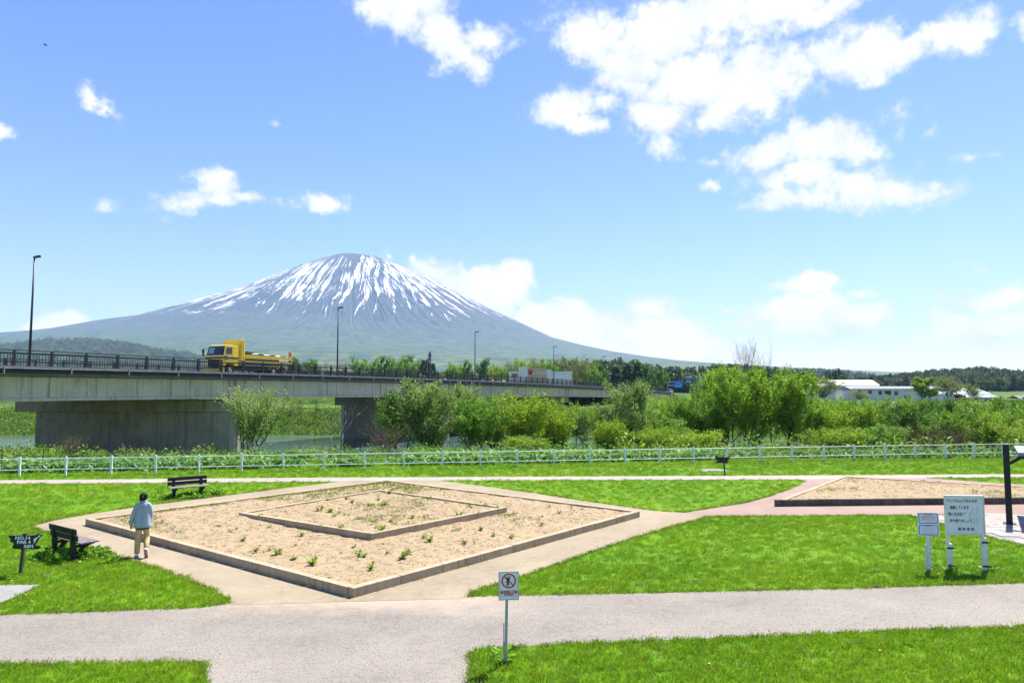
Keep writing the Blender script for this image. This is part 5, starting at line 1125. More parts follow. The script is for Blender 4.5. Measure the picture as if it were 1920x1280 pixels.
# ================================================================== TREES
def tproto(name, seed, H, Wd, **k):
    t, c = make_tree(seed, H, Wd, **k); return (name, H, Wd, t, c)
TPR = dict(
 sapling=tproto('willow_sapling', 11, 4.2, 4.0, stems=7, nleaf=4200, leaf=.20, lw=.32, mleaf='lf_silver', upright=.78, lowest=.25, levels=2, r0=.05, bark='barkdark', shape='bush', blade_spread=.12),
 willow=tproto('willow_tree', 12, 6, 4.4, stems=4, nleaf=9500, leaf=.24, lw=.34, mleaf='lf_silver', upright=.6, lowest=.12, shape='bush', bark='barkdark', blade_spread=.30),
 willow2=tproto('willow_tree', 13, 7, 5.2, stems=2, nleaf=8000, leaf=.24, lw=.34, mleaf='lf_silver', upright=.45, lowest=.3, bark='barkdark'),
 green=tproto('riverside_tree', 14, 6, 4.6, stems=3, nleaf=9500, leaf=.20, lw=.5, mleaf='lf_green', upright=.5, lowest=.30, shape='bush'),
 green2=tproto('riverside_tree', 15, 7, 5.0, stems=2, nleaf=9500, leaf=.20, lw=.5, mleaf='lf_green', upright=.45, lowest=.3),
 dark=tproto('riverside_tree', 16, 6.5, 4.5, stems=3, nleaf=8500, leaf=.21, lw=.5, mleaf='lf_dark', upright=.5, lowest=.35, bark='barkdark'),
 yell=tproto('yellow_green_shrub', 17, 5, 4.6, stems=6, nleaf=10000, leaf=.19, lw=.5, mleaf='lf_yell', upright=.5, lowest=.15, shape='bush', bark='barkdark', r0=.06),
 yell2=tproto('yellow_green_shrub', 18, 4, 4.6, stems=5, nleaf=8500, leaf=.19, lw=.5, mleaf='lf_yell', upright=.35, lowest=.2, shape='bush', bark='barkdark', r0=.05),
 lime=tproto('riverside_tree', 19, 6.5, 5.2, stems=3, nleaf=10500, leaf=.24, lw=.38, mleaf='lf_lime', upright=.62, lowest=.32, shape='bush', bark='barkdark'),
 tall=tproto('tall_willow_tree', 20, 8.5, 5.6, stems=3, nleaf=13000, leaf=.26, lw=.38, mleaf='lf_lime', upright=.66, lowest=.30, shape='oval', bark='barkdark', r0=.11),
 bare=tproto('bare_tree', 21, 5, 4.0, stems=1, nleaf=250, leaf=.12, lw=.5, mleaf='lf_olive', upright=.45, lowest=.3, bark='barkdark', r0=.07),
 barebig=tproto('bare_tree', 22, 9, 7, stems=3, nleaf=200, leaf=.1, mleaf='lf_olive', upright=.55, lowest=.35, levels=4, bark='barkred', r0=.10),
 twig=tproto('bare_shrub', 23, 2.6, 3.4, stems=9, nleaf=500, leaf=.07, lw=.5, mleaf='lf_olive', upright=.5, lowest=.2, levels=2, bark='barkred', r0=.028, shape='bush'),
 round=tproto('round_tree', 24, 6, 6.4, stems=1, nleaf=9000, leaf=.30, lw=.6, mleaf='lf_yell', upright=.3, lowest=.22, bark='barkdark', r0=.16),
 olive=tproto('olive_tree', 25, 6, 5.5, stems=3, nleaf=3800, leaf=.26, lw=.5, mleaf='lf_olive', upright=.45, lowest=.35, bark='barkdark', r0=.13))
def tree(kind, px, Y, top, wpx, label, group=None, base=None, cat='tree', rz=None, deep=None):
    name, H0, W0, t, c = TPR[kind]; x = AT(px, Y)[0]; z = gzs(x, Y) - .05 if base is None else base; H = ZT(top, Y) - z; Wm = wpx / F * Y
    R = empty(name, (x, Y, z), random.uniform(0, 6.28) if rz is None else rz, label, cat, group); s_ = Wm / W0; R.scale = (s_, s_, H / H0 * .95)
    link('trunk', t, R)
    if c: link('crown', c, R)
    return R
TL = [
 ('sapling', 468, 46, 750, 118, 'airy silvery willow sapling in front of the right end of the first pier'),
 ('willow', 800, 53, 722, 118, 'large silvery green willow hiding the second pier, tallest left of the bridge middle'),
 ('dark', 752, 58, 738, 80, 'dark leafy tree against the second pier, left of the large silvery willow'),
 ('green', 893, 54, 752, 92, 'bright green tree just right of the large silvery willow'),
 ('willow2', 880, 66, 724, 80, 'pale silvery willow rising behind the bright green tree, under the girder'),
 ('willow', 932, 68, 745, 70, 'small silvery willow beside the third pier wall, partly hidden by yellow shrubs'),
 ('yell', 978, 56, 752, 95, 'yellow green shrub in front of the left part of the third pier'),
 ('yell', 1036, 58, 765, 90, 'yellow green shrub in front of the right part of the third pier'),
 ('yell2', 985, 47, 822, 90, 'low yellow green bush close behind the fence below the third pier'),
 ('bare', 1096, 49, 772, 70, 'small dark nearly bare tree in the gap right of the third pier'),
 ('willow2', 1180, 56, 718, 112, 'tall silvery willow with dark trunks in front of the fourth pier'),
 ('yell2', 1143, 50, 795, 75, 'low yellow bush at the left foot of the tall silvery willow'),
 ('green', 1240, 60, 786, 90, 'green tree below the far end of the bridge'),
 ('yell2', 1228, 50, 808, 70, 'low round yellow bush at the right foot of the tall silvery willow'),
 ('green2', 1300, 62, 744, 84, 'green tree right of the bridge end, below the blue road sign'),
 ('yell', 1310, 50, 812, 95, 'broad yellow bush close behind the fence left of the small dark sign'),
 ('lime', 1342, 68, 716, 90, 'fresh green tree left of the tallest willows'),
 ('tall', 1385, 56, 704, 125, 'tall feathery willow with dark trunks, left one of the tallest pair'),
 ('tall', 1456, 58, 706, 114, 'tall feathery willow with dark trunks, right one of the tallest pair'),
 ('green2', 1418, 72, 702, 80, 'green tree top showing between the tallest pair of willows'),
 ('lime', 1520, 60, 770, 80, 'lime green tree right of the tallest pair of willows'),
 ('yell', 1590, 60, 772, 105, 'spreading yellow green shrub below the white roofed building'),
 ('dark', 1590, 76, 764, 120, 'dark green tree behind the spreading yellow shrub, below the building'),
 ('willow2', 1655, 68, 752, 90, 'grey green tree in front of the long grey building'),
 ('dark', 1705, 60, 762, 70, 'dark tree with several bare trunks, left one in the clump of dark trees'),
 ('dark', 1748, 62, 752, 85, 'dark tree with several bare trunks, right one in the clump of dark trees'),
 ('green', 1650, 50, 800, 80, 'fresh green bush close behind the fence, below the grey green tree'),
 ('lime', 1215, 64, 772, 80, 'lime green tree between the tall silvery willow and the bridge end'),
 ('green2', 1258, 70, 758, 80, 'fresh green tree directly below the end of the bridge'),
 ('lime', 1348, 62, 745, 84, 'lime green tree at the left foot of the tallest pair of willows'),
 ('green', 1502, 66, 748, 80, 'fresh green tree at the right shoulder of the tallest pair'),
 ('lime', 1548, 70, 764, 84, 'lime green tree below the low warehouse'),
 ('lime', 1628, 60, 774, 80, 'lime green tree below the middle of the long grey building'),
 ('lime', 1690, 72, 762, 80, 'lime green tree behind the clump of dark trees'),
 ('green', 1778, 58, 774, 80, 'fresh green tree right of the clump of dark trees'),
 ('lime', 1826, 62, 768, 90, 'lime green tree below the teal roofed shed, left of the broad lime bush'),
 ('green2', 1886, 62, 770, 90, 'fresh green tree behind the post of the shelter'),
 ('yell', 1560, 49, 808, 80, 'yellow green bush close behind the fence below the lime green tree'),
 ('willow2', 1800, 66, 750, 105, 'silvery green tree below the teal roofed shed'),
 ('twig', 1735, 47, 800, 95, 'tangled brown leafless bush close behind the fence below the dark trees'),
 ('twig', 1790, 48, 806, 80, 'brown leafless bush left of the broad lime bush near the right edge'),
 ('lime', 1858, 54, 785, 110, 'broad lime green bush left of the black shelter post'),
 ('dark', 1900, 68, 750, 80, 'dark green tree at the right edge behind the shelter post'),
 ('yell', 1905, 50, 802, 90, 'yellow green bush behind the shelter post close to the fence'),
 ('green', 1975, 60, 760, 100, 'green tree cut by the right edge of the picture'),
 ('twig', 722, 46, 800, 100, 'reddish bare shrub at the foot of the second pier'),
 ('twig', 137, 43, 822, 60, 'small pale bare shrub in front of the first pier'),
]
for k, px, Y, top, wp, lb in TL:
    tree(k, px, Y, top, wp, lb, 'trees and shrubs along the near river bank', cat='shrub' if k in ('yell', 'yell2', 'twig') else 'tree')
# second belt beyond the water, seen between the first
TL2 = [('green2', 1085, 96, 772, 60), ('lime', 1135, 92, 772, 60), ('green', 1215, 100, 778, 60), ('dark', 1265, 104, 768, 60), ('green2', 1320, 98, 734, 70), ('dark', 1500, 96, 758, 70), ('green2', 1545, 100, 760, 70), ('lime', 1625, 98, 762, 70), ('dark', 1680, 100, 764, 70), ('green', 1765, 98, 760, 70), ('dark', 1835, 100, 764, 60), ('green2', 1880, 104, 758, 60), ('green', 1940, 100, 756, 70)]
for i, (k, px, Y, top, wp) in enumerate(TL2):
    tree(k, px, Y, top, wp, ['tree standing on the far bank, glimpsed between the tops of the nearer river trees'][0], 'half hidden trees on the far river bank')

# two pale forked bare trunks with budding tips
def forked(px, top, label, seed, lean):
    r = random.Random(seed); Y = 45.; x = AT(px, Y)[0]; z = gzs(x, Y) - .1; R = empty('forked_bare_tree', (x, Y, z), 0, label, 'tree', 'pale forked bare trees'); H = ZT(top, Y) - z
    mb = MB(); bud = MB(); f = H * .50
    mb.path([(0, 0, 0), (lean * .4, 0, f * .5), (lean, 0, f)], [.05, .042, .036], 7)
    def br(p, a, L, rad, lv):
        dx = math.sin(a) * L; q = (p[0] + dx * .5 + r.gauss(0, .03), p[1] + r.gauss(0, .08), p[2] + math.cos(a) * L * .5); e = (p[0] + dx * .92, p[1] + r.gauss(0, .15), p[2] + math.cos(a) * L * 1.03)
        mb.path([p, q, e], [rad, rad * .8, rad * .55], 5)
        if lv < 3:
            for s_ in (-1, 1):
                if r.random() < .85: br(e, a * .55 + s_ * r.uniform(.25, .5), L * r.uniform(.55, .75), rad * .55, lv + 1)
        else:
            for _ in range(3): bud.box(-.02, .02, -.02, .02, 0, .06, 0, Matrix.Translation(e) @ Matrix.Rotation(r.uniform(-.8, .8), 4, 'X') @ Matrix.Rotation(r.uniform(-.8, .8), 4, 'Y'))
    for a in (-.75, -.3, .25, .7): br((lean, 0, f), a, H * .26 * r.uniform(.85, 1.1), .026, 1)
    mb.build('trunk', M['barkpale'], R, smooth=True); bud.build('buds', M['lf_yell'], R)
forked(622, 768, 'pale forked bare tree, left of the pair in front of the second pier', 3, 0.0)
forked(641, 760, 'pale forked bare tree, right of the pair in front of the second pier', 5, .12)

# undergrowth: butterbur leaves and shrubs on the banks
BU = [proto('b', clump_mesh('butterbur', 70 + i, 16, .34, .50, .25, 'lf_butter', .95, .15)) for i in range(3)] + [proto('b', clump_mesh('undergrowth', 80 + i, 70, .65, 1.0, .17, q, .5, .7)) for i, q in enumerate(('lf_green', 'lf_dark', 'lf_lime', 'lf_yell', 'lf_olive'))]
def bank(n, x0, x1, ya, yb, dens, ids, smin=.7, smax=1.3):
    x = rng.uniform(x0, x1, n); u = rng.uniform(0, 1, n); y = ya(x) + (yb(x) - ya(x)) * u; k = (fbm(x * .22, y * .22, 51) > dens) & (np.abs(x / y) < .85)
    x, y = x[k], y[k]; return np.c_[x, y, gz(x, y) - .03], rng.uniform(smin, smax, len(x)), rng.choice(ids, len(x))
fence_y = lambda x: fz * (1 + fd * 13) + (x - FP(13)[0]) * fdir[1] / fdir[0]
S1 = bank(5200, -32, 34, lambda x: fence_y(x) + 1.6, lambda x: fence_y(x) + 5.5, .50, [0, 1, 2], .6, 1.15)
S2 = bank(1500, -40, 50, lambda x: fence_y(x) + 3.5, lambda x: 58 + 0 * x, .42, [3, 4, 5, 7], .6, 1.1)
S3 = bank(1000, 0, 62, lambda x: 46 + 0 * x, lambda x: yE(x) + 2, .30, [3, 4, 5, 6, 7], .9, 1.9)
S3b = bank(900, -60, 0, lambda x: 52 + 0 * x, lambda x: yE(x) - 4, .45, [3, 4], .5, .9)
S4 = bank(5600, -100, 30, lambda x: yF(x) - 1.2, lambda x: yF(x) + 13, .20, [0, 1, 2, 3, 4, 7], .9, 1.7)
S5 = bank(2600, 20, 110, lambda x: yF(x) - 1, lambda x: yF(x) + 30, .25, [3, 4, 5, 6], 1., 2.2)
S6 = bank(2600, -170, 60, lambda x: 186 + 0 * x, lambda x: 203 + 0 * x, .42, [7, 6, 5, 3], 1., 2.)
for nm, grp in (('bank_plants', (S1, S2, S3, S3b)), ('far_bank_plants', (S4, S5, S6))):
    a = np.concatenate([g[0] for g in grp]); b = np.concatenate([g[1] for g in grp]); c = np.concatenate([g[2] for g in grp]); print(nm, len(a))
    scatter(nm, a, b, BU, idx=c)
# left foreground bush in the water's edge
for px, top, wp, lb in ((28, 843, 80, 'leafy green bush at the left edge beside the first pier'), (560, 846, 120, 'low dark bush between the willow sapling and the pale forked trees')):
    tree('yell2' if 0 else 'green', px, 47, top, wp, lb, 'low bushes behind the fence', cat='shrub')
# thin bare poles on the far bank
for px, top, lb in ((540, 750, 'thin bare trunk on the far bank, left of three seen under the bridge'), (566, 748, 'thin bare trunk on the far bank, middle one of three seen under the bridge'), (588, 746, 'thin bare trunk on the far bank, right of three seen under the bridge')): tree('bare', px, 118, top, 26, lb, 'thin bare trees on the far bank')
# far bank guard fence
def far_fence(x0, x1, Y, z, label):
    R = empty('guard_fence', (0, 0, 0), label=label, cat='fence'); mb = MB(); mb.box(0, .08, -.04, .04, 0, .9); me = mb.mesh('post', M['white']); n = int((x1 - x0) / 3)
    for i in range(n + 1): x = x0 + (x1 - x0) * i / n; link('post', me, R, (x, Y, gzs(x, Y)))
    mb = MB()
    for zz in (.35, .8):
        for i in range(n): a, b = x0 + (x1 - x0) * i / n, x0 + (x1 - x0) * (i + 1) / n; mb.tube((a, Y - .05, gzs(a, Y) + zz), (b, Y - .05, gzs(b, Y) + zz), .05, n=5)
    mb.build('rail', M['white'], R)
far_fence(-108, -10, 138, .6, 'long white guard fence on the far river bank seen under the bridge'); far_fence(AT(1815, 112)[0], AT(1885, 112)[0], 112, .6, 'short white guard fence on the far bank near the right edge')
tag(sheet('far_lawn_strip', [(-140, 139.5), (10, 139.5), (10, 160), (-140, 160)], .78, M['grass']), kind='structure')

# rows of individual trees beyond the bridge
FT = dict(
 b1=tproto('distant_tree', 31, 12, 8, stems=2, nleaf=2600, leaf=.55, lw=.6, mleaf='lf_green', upright=.5, lowest=.15, shape='bush', r0=.2),
 b2=tproto('distant_tree', 32, 12, 8, stems=1, nleaf=2600, leaf=.55, lw=.6, mleaf='lf_dark', upright=.5, lowest=.2, r0=.2),
 b3=tproto('distant_tree', 33, 10, 9, stems=2, nleaf=2400, leaf=.6, lw=.6, mleaf='lf_yell', upright=.35, lowest=.12, shape='bush', r0=.2),
 b4=tproto('distant_tree', 34, 11, 8, stems=3, nleaf=1500, leaf=.5, lw=.6, mleaf='lf_olive', upright=.55, lowest=.2, r0=.15),
 c1=('conifer', 13, 5, *make_conifer(35, 13, 5, 1800, .8)), c2=('conifer', 13, 4, *make_conifer(36, 13, 4, 1500, .8)),
 w1=tproto('distant_bare_tree', 37, 9, 6, stems=4, nleaf=0, upright=.7, lowest=.2, levels=3, bark='barkred', r0=.09))
TPR.update(FT)
rows = []
seq = [(546, 676, 26, 'c1'), (560, 672, 30, 'b2'), (578, 675, 30, 'b2'), (597, 678, 24, 'b2'), (612, 676, 26, 'w1'), (632, 675, 26, 'w1'), (650, 676, 22, 'w1'), (676, 670, 34, 'b1'), (704, 674, 24, 'b1'), (722, 670, 24, 'b2'), (742, 668, 26, 'b1'), (762, 668, 26, 'b2'), (780, 673, 24, 'b1'), (793, 670, 16, 'c1'), (801, 668, 16, 'c2'), (812, 677, 16, 'c1'),
       (838, 684, 28, 'b3'), (856, 680, 26, 'b1'), (874, 678, 22, 'b2'), (900, 674, 24, 'b2'), (916, 682, 26, 'b3'), (938, 682, 26, 'b3'), (958, 680, 26, 'b4'), (985, 671, 30, 'b3'), (1006, 674, 30, 'b4'), (1030, 674, 30, 'b1'), (1056, 672, 34, 'b4'), (1082, 672, 34, 'b4'), (1108, 682, 30, 'b1'), (1132, 680, 26, 'b2'), (1156, 682, 26, 'c1'), (1176, 676, 24, 'c2'), (1196, 674, 26, 'c1'), (1215, 684, 26, 'b2'), (1240, 690, 26, 'b2')]
kn = dict(b1='green', b2='dark green', b3='yellow green', b4='olive', c1='dark conifer', c2='dark conifer', w1='bare reddish')
lastk = {}
lm = [(546, 'right behind the truck'), (620, 'left of the second lamp'), (676, 'right of the second lamp'), (760, 'left of the dark tower'), (812, 'beside the dark tower'), (856, 'left of the third lamp'), (905, 'right of the third lamp'), (985, 'behind the white building with the red sign'), (1056, 'right of the fourth lamp'), (1108, 'left of the fifth lamp'), (1156, 'right of the fifth lamp'), (1240, 'near the bridge end')]
od = ['first', 'second', 'third', 'fourth', 'fifth', 'sixth', 'seventh', 'eighth']; cnt = {}; 
for px, top, wp, k in seq:
    w0 = min(lm, key=lambda q: abs(q[0] - px))[1]; key = (kn[k], w0); cnt[key] = cnt.get(key, 0) + 1
    tree(k, px, 300 + random.uniform(-12, 12), top, wp * 1.25, f'{od[cnt[key]-1]} {kn[k]} tree {w0}, beyond the bridge railing', 'distant trees beyond the bridge')
# trees around the buildings at the right
for k, px, Y, top, wp, lb in (('round', 1727, 205, 708, 52, 'round bright yellow green tree between the grey building and the teal shed'), ('olive', 1778, 200, 711, 52, 'loose olive tree right of the round yellow tree'), ('olive', 1545, 195, 714, 62, 'yellowish tree in front of the low left warehouse'),
         ('olive', 1825, 205, 722, 30, 'small loose tree in front of the teal roofed shed'), ('olive', 1612, 205, 735, 34, 'small thin tree in front of the two storey white building'), ('barebig', 1405, 110, 655, 76, 'large bare tree rising above the tallest willows against the sky'), ('bare', 1345, 160, 678, 26, 'thin bare tree left of the large bare tree'), ('twig', 1832, 204, 735, 22, 'bare shrub beside the teal roofed shed')):
    tree(k, px, Y, top, wp, lb, cat='tree')
tree('round', 1330, 260, 727, 22, 'small yellow green tree beside the road past the bridge')
tree('c1', 1548, 420, 703, 22, 'single dark conifer left of the white roofed building')

# woods on the hills: too many and too far to count
FP_ = [proto('f', TPR[k][4]) for k in ('b1', 'b2', 'b4', 'c1', 'c2')]
for me_, mt in ((FP_[0].data, 'lf_far'), (FP_[1].data, 'lf_far'), (FP_[2].data, 'lf_farb')):
    pass
def far_proto(seed, H, Wd, mleaf, con=False):
    if con: _, c = make_conifer(seed, H, Wd, 420, 1.5); return proto('f', c)
    r = np.random.default_rng(seed); n = 380; D = r.normal(size=(n, 3)); D /= np.linalg.norm(D, axis=1, keepdims=True); q = r.uniform(.75, 1.05, n)[:, None]; lob = 1 + .2 * np.sin(D[:, :1] * 5 + seed) * np.cos(D[:, 1:2] * 4)
    C = D * q * lob * np.array([Wd / 2, Wd / 2, H * .42]) + np.array([0, 0, H * .55]); L = 1.5 * r.uniform(.6, 1.3, n); V, Fc = leaf_quads(C, D + r.normal(0, .8, (n, 3)), L, L * .7, r)
    return proto('f', np_mesh('crown', V, Fc, M[mleaf], np.repeat(np.clip(.3 + .4 * D[:, 2] * 0 + r.uniform(0, .7, n), 0, 1), 4)))
FPR = [far_proto(1, 12, 8, 'lf_far'), far_proto(2, 11, 8, 'lf_far'), far_proto(3, 12, 8, 'lf_farb'), far_proto(4, 14, 5, 'lf_con', True), far_proto(5, 15, 4.5, 'lf_con', True), far_proto(6, 9, 8, 'lf_olive')]
fp, fs, fi = [], [], []
for bi, (n, sc_) in enumerate(((3600, .9), (6500, .95), (5200, 1.5), (6500, 2.6))):
    Yc, wd, th, pr = BANDS[bi]; y = Yc + rng.uniform(-1.35, .55, n) * wd; pxs = rng.uniform(pr[0][0], pr[-1][0], n); x = (pxs - 960) / F * y
    tops = np.interp(pxs, [a for a, _ in pr], [b for _, b in pr]); k = (tops < 726) & (fbm(x / wd * 3, y / wd * 3, 61 + bi) > (.25, .22, .40, .38)[bi]); x, y = x[k], y[k]
    kind = fbm(x / wd * 5, y / wd * 5, 71 + bi, 3) + rng.normal(0, .12, len(x)); ids = np.select([kind < .40, kind < .5, kind < .58, kind < .66], [3, 0, 1, 4], 2)
    if bi == 0: ids = np.where((x / y * F + 960 < 1110) & (rng.uniform(size=len(x)) < .5), 5, ids)
    if bi == 3: ids = rng.choice([0, 1, 5, 2], len(x))
    fp.append(np.c_[x, y, gz(x, y) - .4]); fs.append(rng.uniform(.7, 1.15, len(x)) * sc_); fi.append(ids)
fp, fs, fi = np.concatenate(fp), np.concatenate(fs), np.concatenate(fi); print('wood', len(fp)); scatter('distant_woodland', fp, fs, FPR, idx=fi)

# ================================================================== THE MOUNTAIN
MY = 9000.; PKX = AT(652, MY)[0]
sil = [(-900, 700), (-600, 683), (-300, 663), (0, 636), (70, 627), (160, 610), (240, 599), (340, 571), (430, 545), (500, 519), (560, 496), (600, 483), (625, 477), (652, 474), (675, 478), (705, 482), (740, 495), (800, 520), (860, 548), (920, 580), (980, 607), (1040, 635), (1100, 650), (1160, 663), (1230, 674), (1300, 683), (1400, 692), (1600, 705), (1900, 722), (2300, 732)]
sr = np.array([AT(a, MY)[0] - PKX for a, _ in sil]); shh = np.array([ZT(b, MY) for _, b in sil])
nr_, na_ = 300, 1150
rr_ = 9000 * np.linspace(0, 1, nr_) ** 1.25; aa = np.linspace(-PI * 1.08, PI * .08, na_); RR, AA = np.meshgrid(rr_, aa, indexing='ij')
def mheight(R_, A_):
    fr = np.maximum(0, -np.sin(A_)) ; sd_ = .5 - .5 * np.cos(A_); Re = R_ * (1 + (.42 + .75 * sd_ ** 2) * fr ** 1.4)
    hl = np.interp(-Re, sr, shh); hr = np.interp(Re, sr, shh); w_ = .5 + .5 * np.cos(A_); w_ = sst(0, 1, w_); return hl * (1 - w_) + hr * w_
H0 = mheight(RR, AA); wob = (fbm(AA * 3, RR / 900, 81, 3) - .5) * .10
ga = AA + wob; gl = 1 - np.abs(2 * fbm(ga * 17, RR / 5200, 82, 3) - 1) ** .8; gl2 = 1 - np.abs(2 * fbm(ga * 46 + 5, RR / 2600, 84, 3) - 1); gul = .6 * gl + .4 * gl2
amp = 85 * sst(100, 1400, RR) * (1 - sst(1000, 2700, RR) * .9); fine = (fbm(ga * 60, RR / 130, 85, 4) - .5) * 14 * sst(60, 600, RR)
HH = H0 - amp * (gul - .45) * np.maximum(.12, -np.sin(AA)) + fine * np.maximum(.3, -np.sin(AA))
XX, YY = PKX + RR * np.cos(AA), MY + RR * np.sin(AA)
HH = np.maximum(HH, 1.0) - 60 * sst(6800, 8300, RR); HH = np.where(YY < 4300, HH - (4300 - YY) * .05, HH)
ii = (np.arange(nr_ - 1)[:, None] * na_ + np.arange(na_ - 1)[None]).ravel()
m, t, out = new_mat('mountain_slope'); p = pos(t)
ag = t.node('ShaderNodeAttribute', attribute_name='gully').outputs['Fac']; ar = t.node('ShaderNodeAttribute', attribute_name='polar', attribute_type='GEOMETRY').outputs['Vector']
sp = t.node('ShaderNodeSeparateXYZ'); t.l.new(p, sp.inputs[0]); zz = sp.outputs[2]
st1 = t.noise(t.mapping(ar, sc=(15, .95, 1)), 1.0, 6, .6, .3); st2 = t.noise(t.mapping(ar, sc=(60, 4, 1)), 1.0, 6, .7, .5); pat = t.noise(p, .0042, 5, .6)
sval = t.math('ADD', t.math('ADD', t.math('MULTIPLY', t.rng(ag, .25, .75), .16), t.math('MULTIPLY', t.rng(st1, .28, .72), .46)), t.math('MULTIPLY', t.rng(st2, .28, .72), .38))
elev = t.rng(zz, 750, 1750, 0, 1); sval = t.math('ADD', sval, t.math('MULTIPLY', t.math('SUBTRACT', pat, .5), .42))
thr = t.math('ADD', t.rng(zz, 760, 1200, .80, .58), t.rng(zz, 1560, 1740, 0, .10))
snow = t.rng(t.math('SUBTRACT', sval, thr), -.01, .015); snow = t.math('MULTIPLY', snow, t.rng(zz, 700, 880))
spk = t.noise(p, .022, 6, .8); spk2 = t.noise(p, .006, 5, .65)
base = t.mix(t.rng(zz, 420, 1000), t.mix(t.rng(spk2, .4, .6), (.04, .08, .04), (.085, .12, .06)), (.065, .07, .075)); base = t.mix(t.rng(zz, 1100, 1500), base, (.075, .078, .09))
base = t.mix(t.rng(spk, .52, .58, 0, t.rng and .9), base, (.010, .022, .02)); base = t.mix(t.math('MULTIPLY', t.rng(zz, 30, 330, 1, 0), t.rng(spk2, .45, .6)), base, (.14, .18, .06))
finish(t, out, t.mix(snow, base, (.85, .87, .90)), .9, .1, bump=spk, bstr=.5, bdist=12)
mm = np_mesh('mountain', np.stack([XX.ravel(), YY.ravel(), HH.ravel()], 1), np.c_[ii, ii + na_, ii + na_ + 1, ii + 1], m, smooth=True, attrs=dict(gully=gul.ravel()))
dx_ = XX - PKX; cl_ = np.clip(dx_ * .8, -420, 420); ue = np.arctan2(YY - MY - 60, dx_ - cl_) + cl_ / 700 + wob * 1.3
ue = ue + (fbm(XX / 260, HH / 260, 91, 4) - .5) * .10
pa = mm.attributes.new('polar', 'FLOAT_VECTOR', 'POINT'); pa.data.foreach_set('vector', np.stack([ue.ravel(), RR.ravel() / 1000, 0 * RR.ravel()], 1).astype(np.float32).ravel())
tag(link('mountain', mm), kind='structure')
# silhouette check
pxx = 960 + F * XX / YY / .9975; vv = (HH - CAMH) / YY; 
for q in range(0, 1400, 200):
    k = np.abs(pxx - q) < 6; pyy = [b for b in np.arange(440, 740, 1.) if ZT(b, 1000) <= CAMH + vv[k].max() * 1000]; print('sil', q, pyy[0] if pyy else None, 'want', np.interp(q, [a for a, _ in sil], [b for _, b in sil]))

# ================================================================== BUILDINGS
def windows(parent, spots, y, w_, h_):
    mb = MB(); mb.box(-w_ / 2 - .08, w_ / 2 + .08, -.05, .0, -h_ / 2 - .08, h_ / 2 + .08); fm = mb.mesh('window', M['white']); mb = MB(); mb.box(-w_ / 2, w_ / 2, -.08, -.05, -h_ / 2, h_ / 2); pm_ = mb.mesh('pane', M['window'])
    for x, z in spots: f = link('window', fm, parent, (x, y, z)); link('pane', pm_, f)
BYd = 228.
def block(name, label, px0, px1, top, base, Yb, depth, wallm, roofm, pitch_=.0, wins=(), ww=1.6, wh=1.2, eave=.3, hip=0., corr=True):
    x0, x1 = AT(px0, Yb)[0], AT(px1, Yb)[0]; g = gzs((x0 + x1) / 2, Yb) - .2; zt = ZT(top, Yb); ze = zt - pitch_; R = empty(name, ((x0 + x1) / 2, Yb, g), 0, label, 'building'); hw = (x1 - x0) / 2
    mb = MB(); mb.box(-hw, hw, 0, depth, 0, ze - g); mb.build('wall', M[wallm], R)
    mb = MB()
    if pitch_ > 0:
        mb.add([(-hw - eave, -eave, ze - g), (hw + eave, -eave, ze - g), (hw + eave - hip, depth / 2, zt - g), (-hw - eave + hip, depth / 2, zt - g), (-hw - eave, depth + eave, ze - g), (hw + eave, depth + eave, ze - g),
                (-hw - eave, -eave, ze - g - .15), (hw + eave, -eave, ze - g - .15), (hw + eave, depth + eave, ze - g - .15), (-hw - eave, depth + eave, ze - g - .15)],
               [(0, 1, 2, 3), (3, 2, 5, 4), (0, 3, 4), (1, 5, 2), (0, 6, 7, 1), (4, 5, 8, 9), (6, 9, 8, 7)])
        rf = mb.build('roof', M[roofm], R)
        if corr:
            sm = MB(); n = int((2 * hw) / .9)
            for i in range(n + 1):
                x = -hw - eave + .1 + (2 * hw + 2 * eave - .2) * i / n; xt = min(max(x, -hw - eave + hip), hw + eave - hip); sm.beam((x, -eave, ze - g + .03), (xt if hip else x, depth / 2, zt - g + .03), .06, .06)
            tag(sm.build('roof_ribs', M[roofm], rf), kind='stuff')
    else: mb.box(-hw - eave, hw + eave, -eave, depth + eave, ze - g, ze - g + .25); mb.build('roof', M[roofm], R)
    windows(R, [(AT(px, Yb)[0] - (x0 + x1) / 2, ZT(py, Yb) - g) for px, py in wins], 0, ww, wh)
    return R, hw, g, zt
block('white_roofed_building', 'two storey pale building with a broad white metal roof, among the trees at right', 1566, 1648, 712, 752, 240, 9, 'wall', 'roofw', 1.9, [(1589, 730), (1600, 730)], 2.2, 1.2)
R_, hw, g, zt = block('long_grey_building', 'long low grey building with a row of windows, left of the round yellow tree', 1597, 1772, 724, 752, 229, 8, 'wall', 'wall2', .9, [(1612, 735), (1631, 735), (1650, 736), (1662, 736), (1667, 736), (1680, 737), (1698, 745)], 1.2, 1.3, .6)
mb = MB(); 
for i in range(60): x = -hw + 2 * hw * i / 59; mb.box(x - .12, x + .12, -.75, -.6, zt - .75 - g - .2, zt - .75 - g + .25)
tag(mb.build('eave_ends', M['white'], R_), kind='stuff')
block('low_warehouse', 'low warehouse with a dark blue roof stripe, left part of the building group', 1487, 1566, 719, 752, 236, 8, 'wall', 'roofw', 1.0, [(1510, 742), (1540, 742)], 2, 1)
R_, hw, g, zt = block('dark_roof_annex', 'narrow annex with a dark roof between the low warehouse and the white roofed building', 1496, 1535, 721.5, 752, 231, 4, 'wall', 'roofdark', .7)
block('teal_roofed_shed', 'long shed with a pale teal metal roof right of the round yellow tree', 1752, 1856, 727, 752, 226, 9, 'wall', 'roofteal', 1.9, [(1795, 744)], 2, 1.4, .4, 1.8)
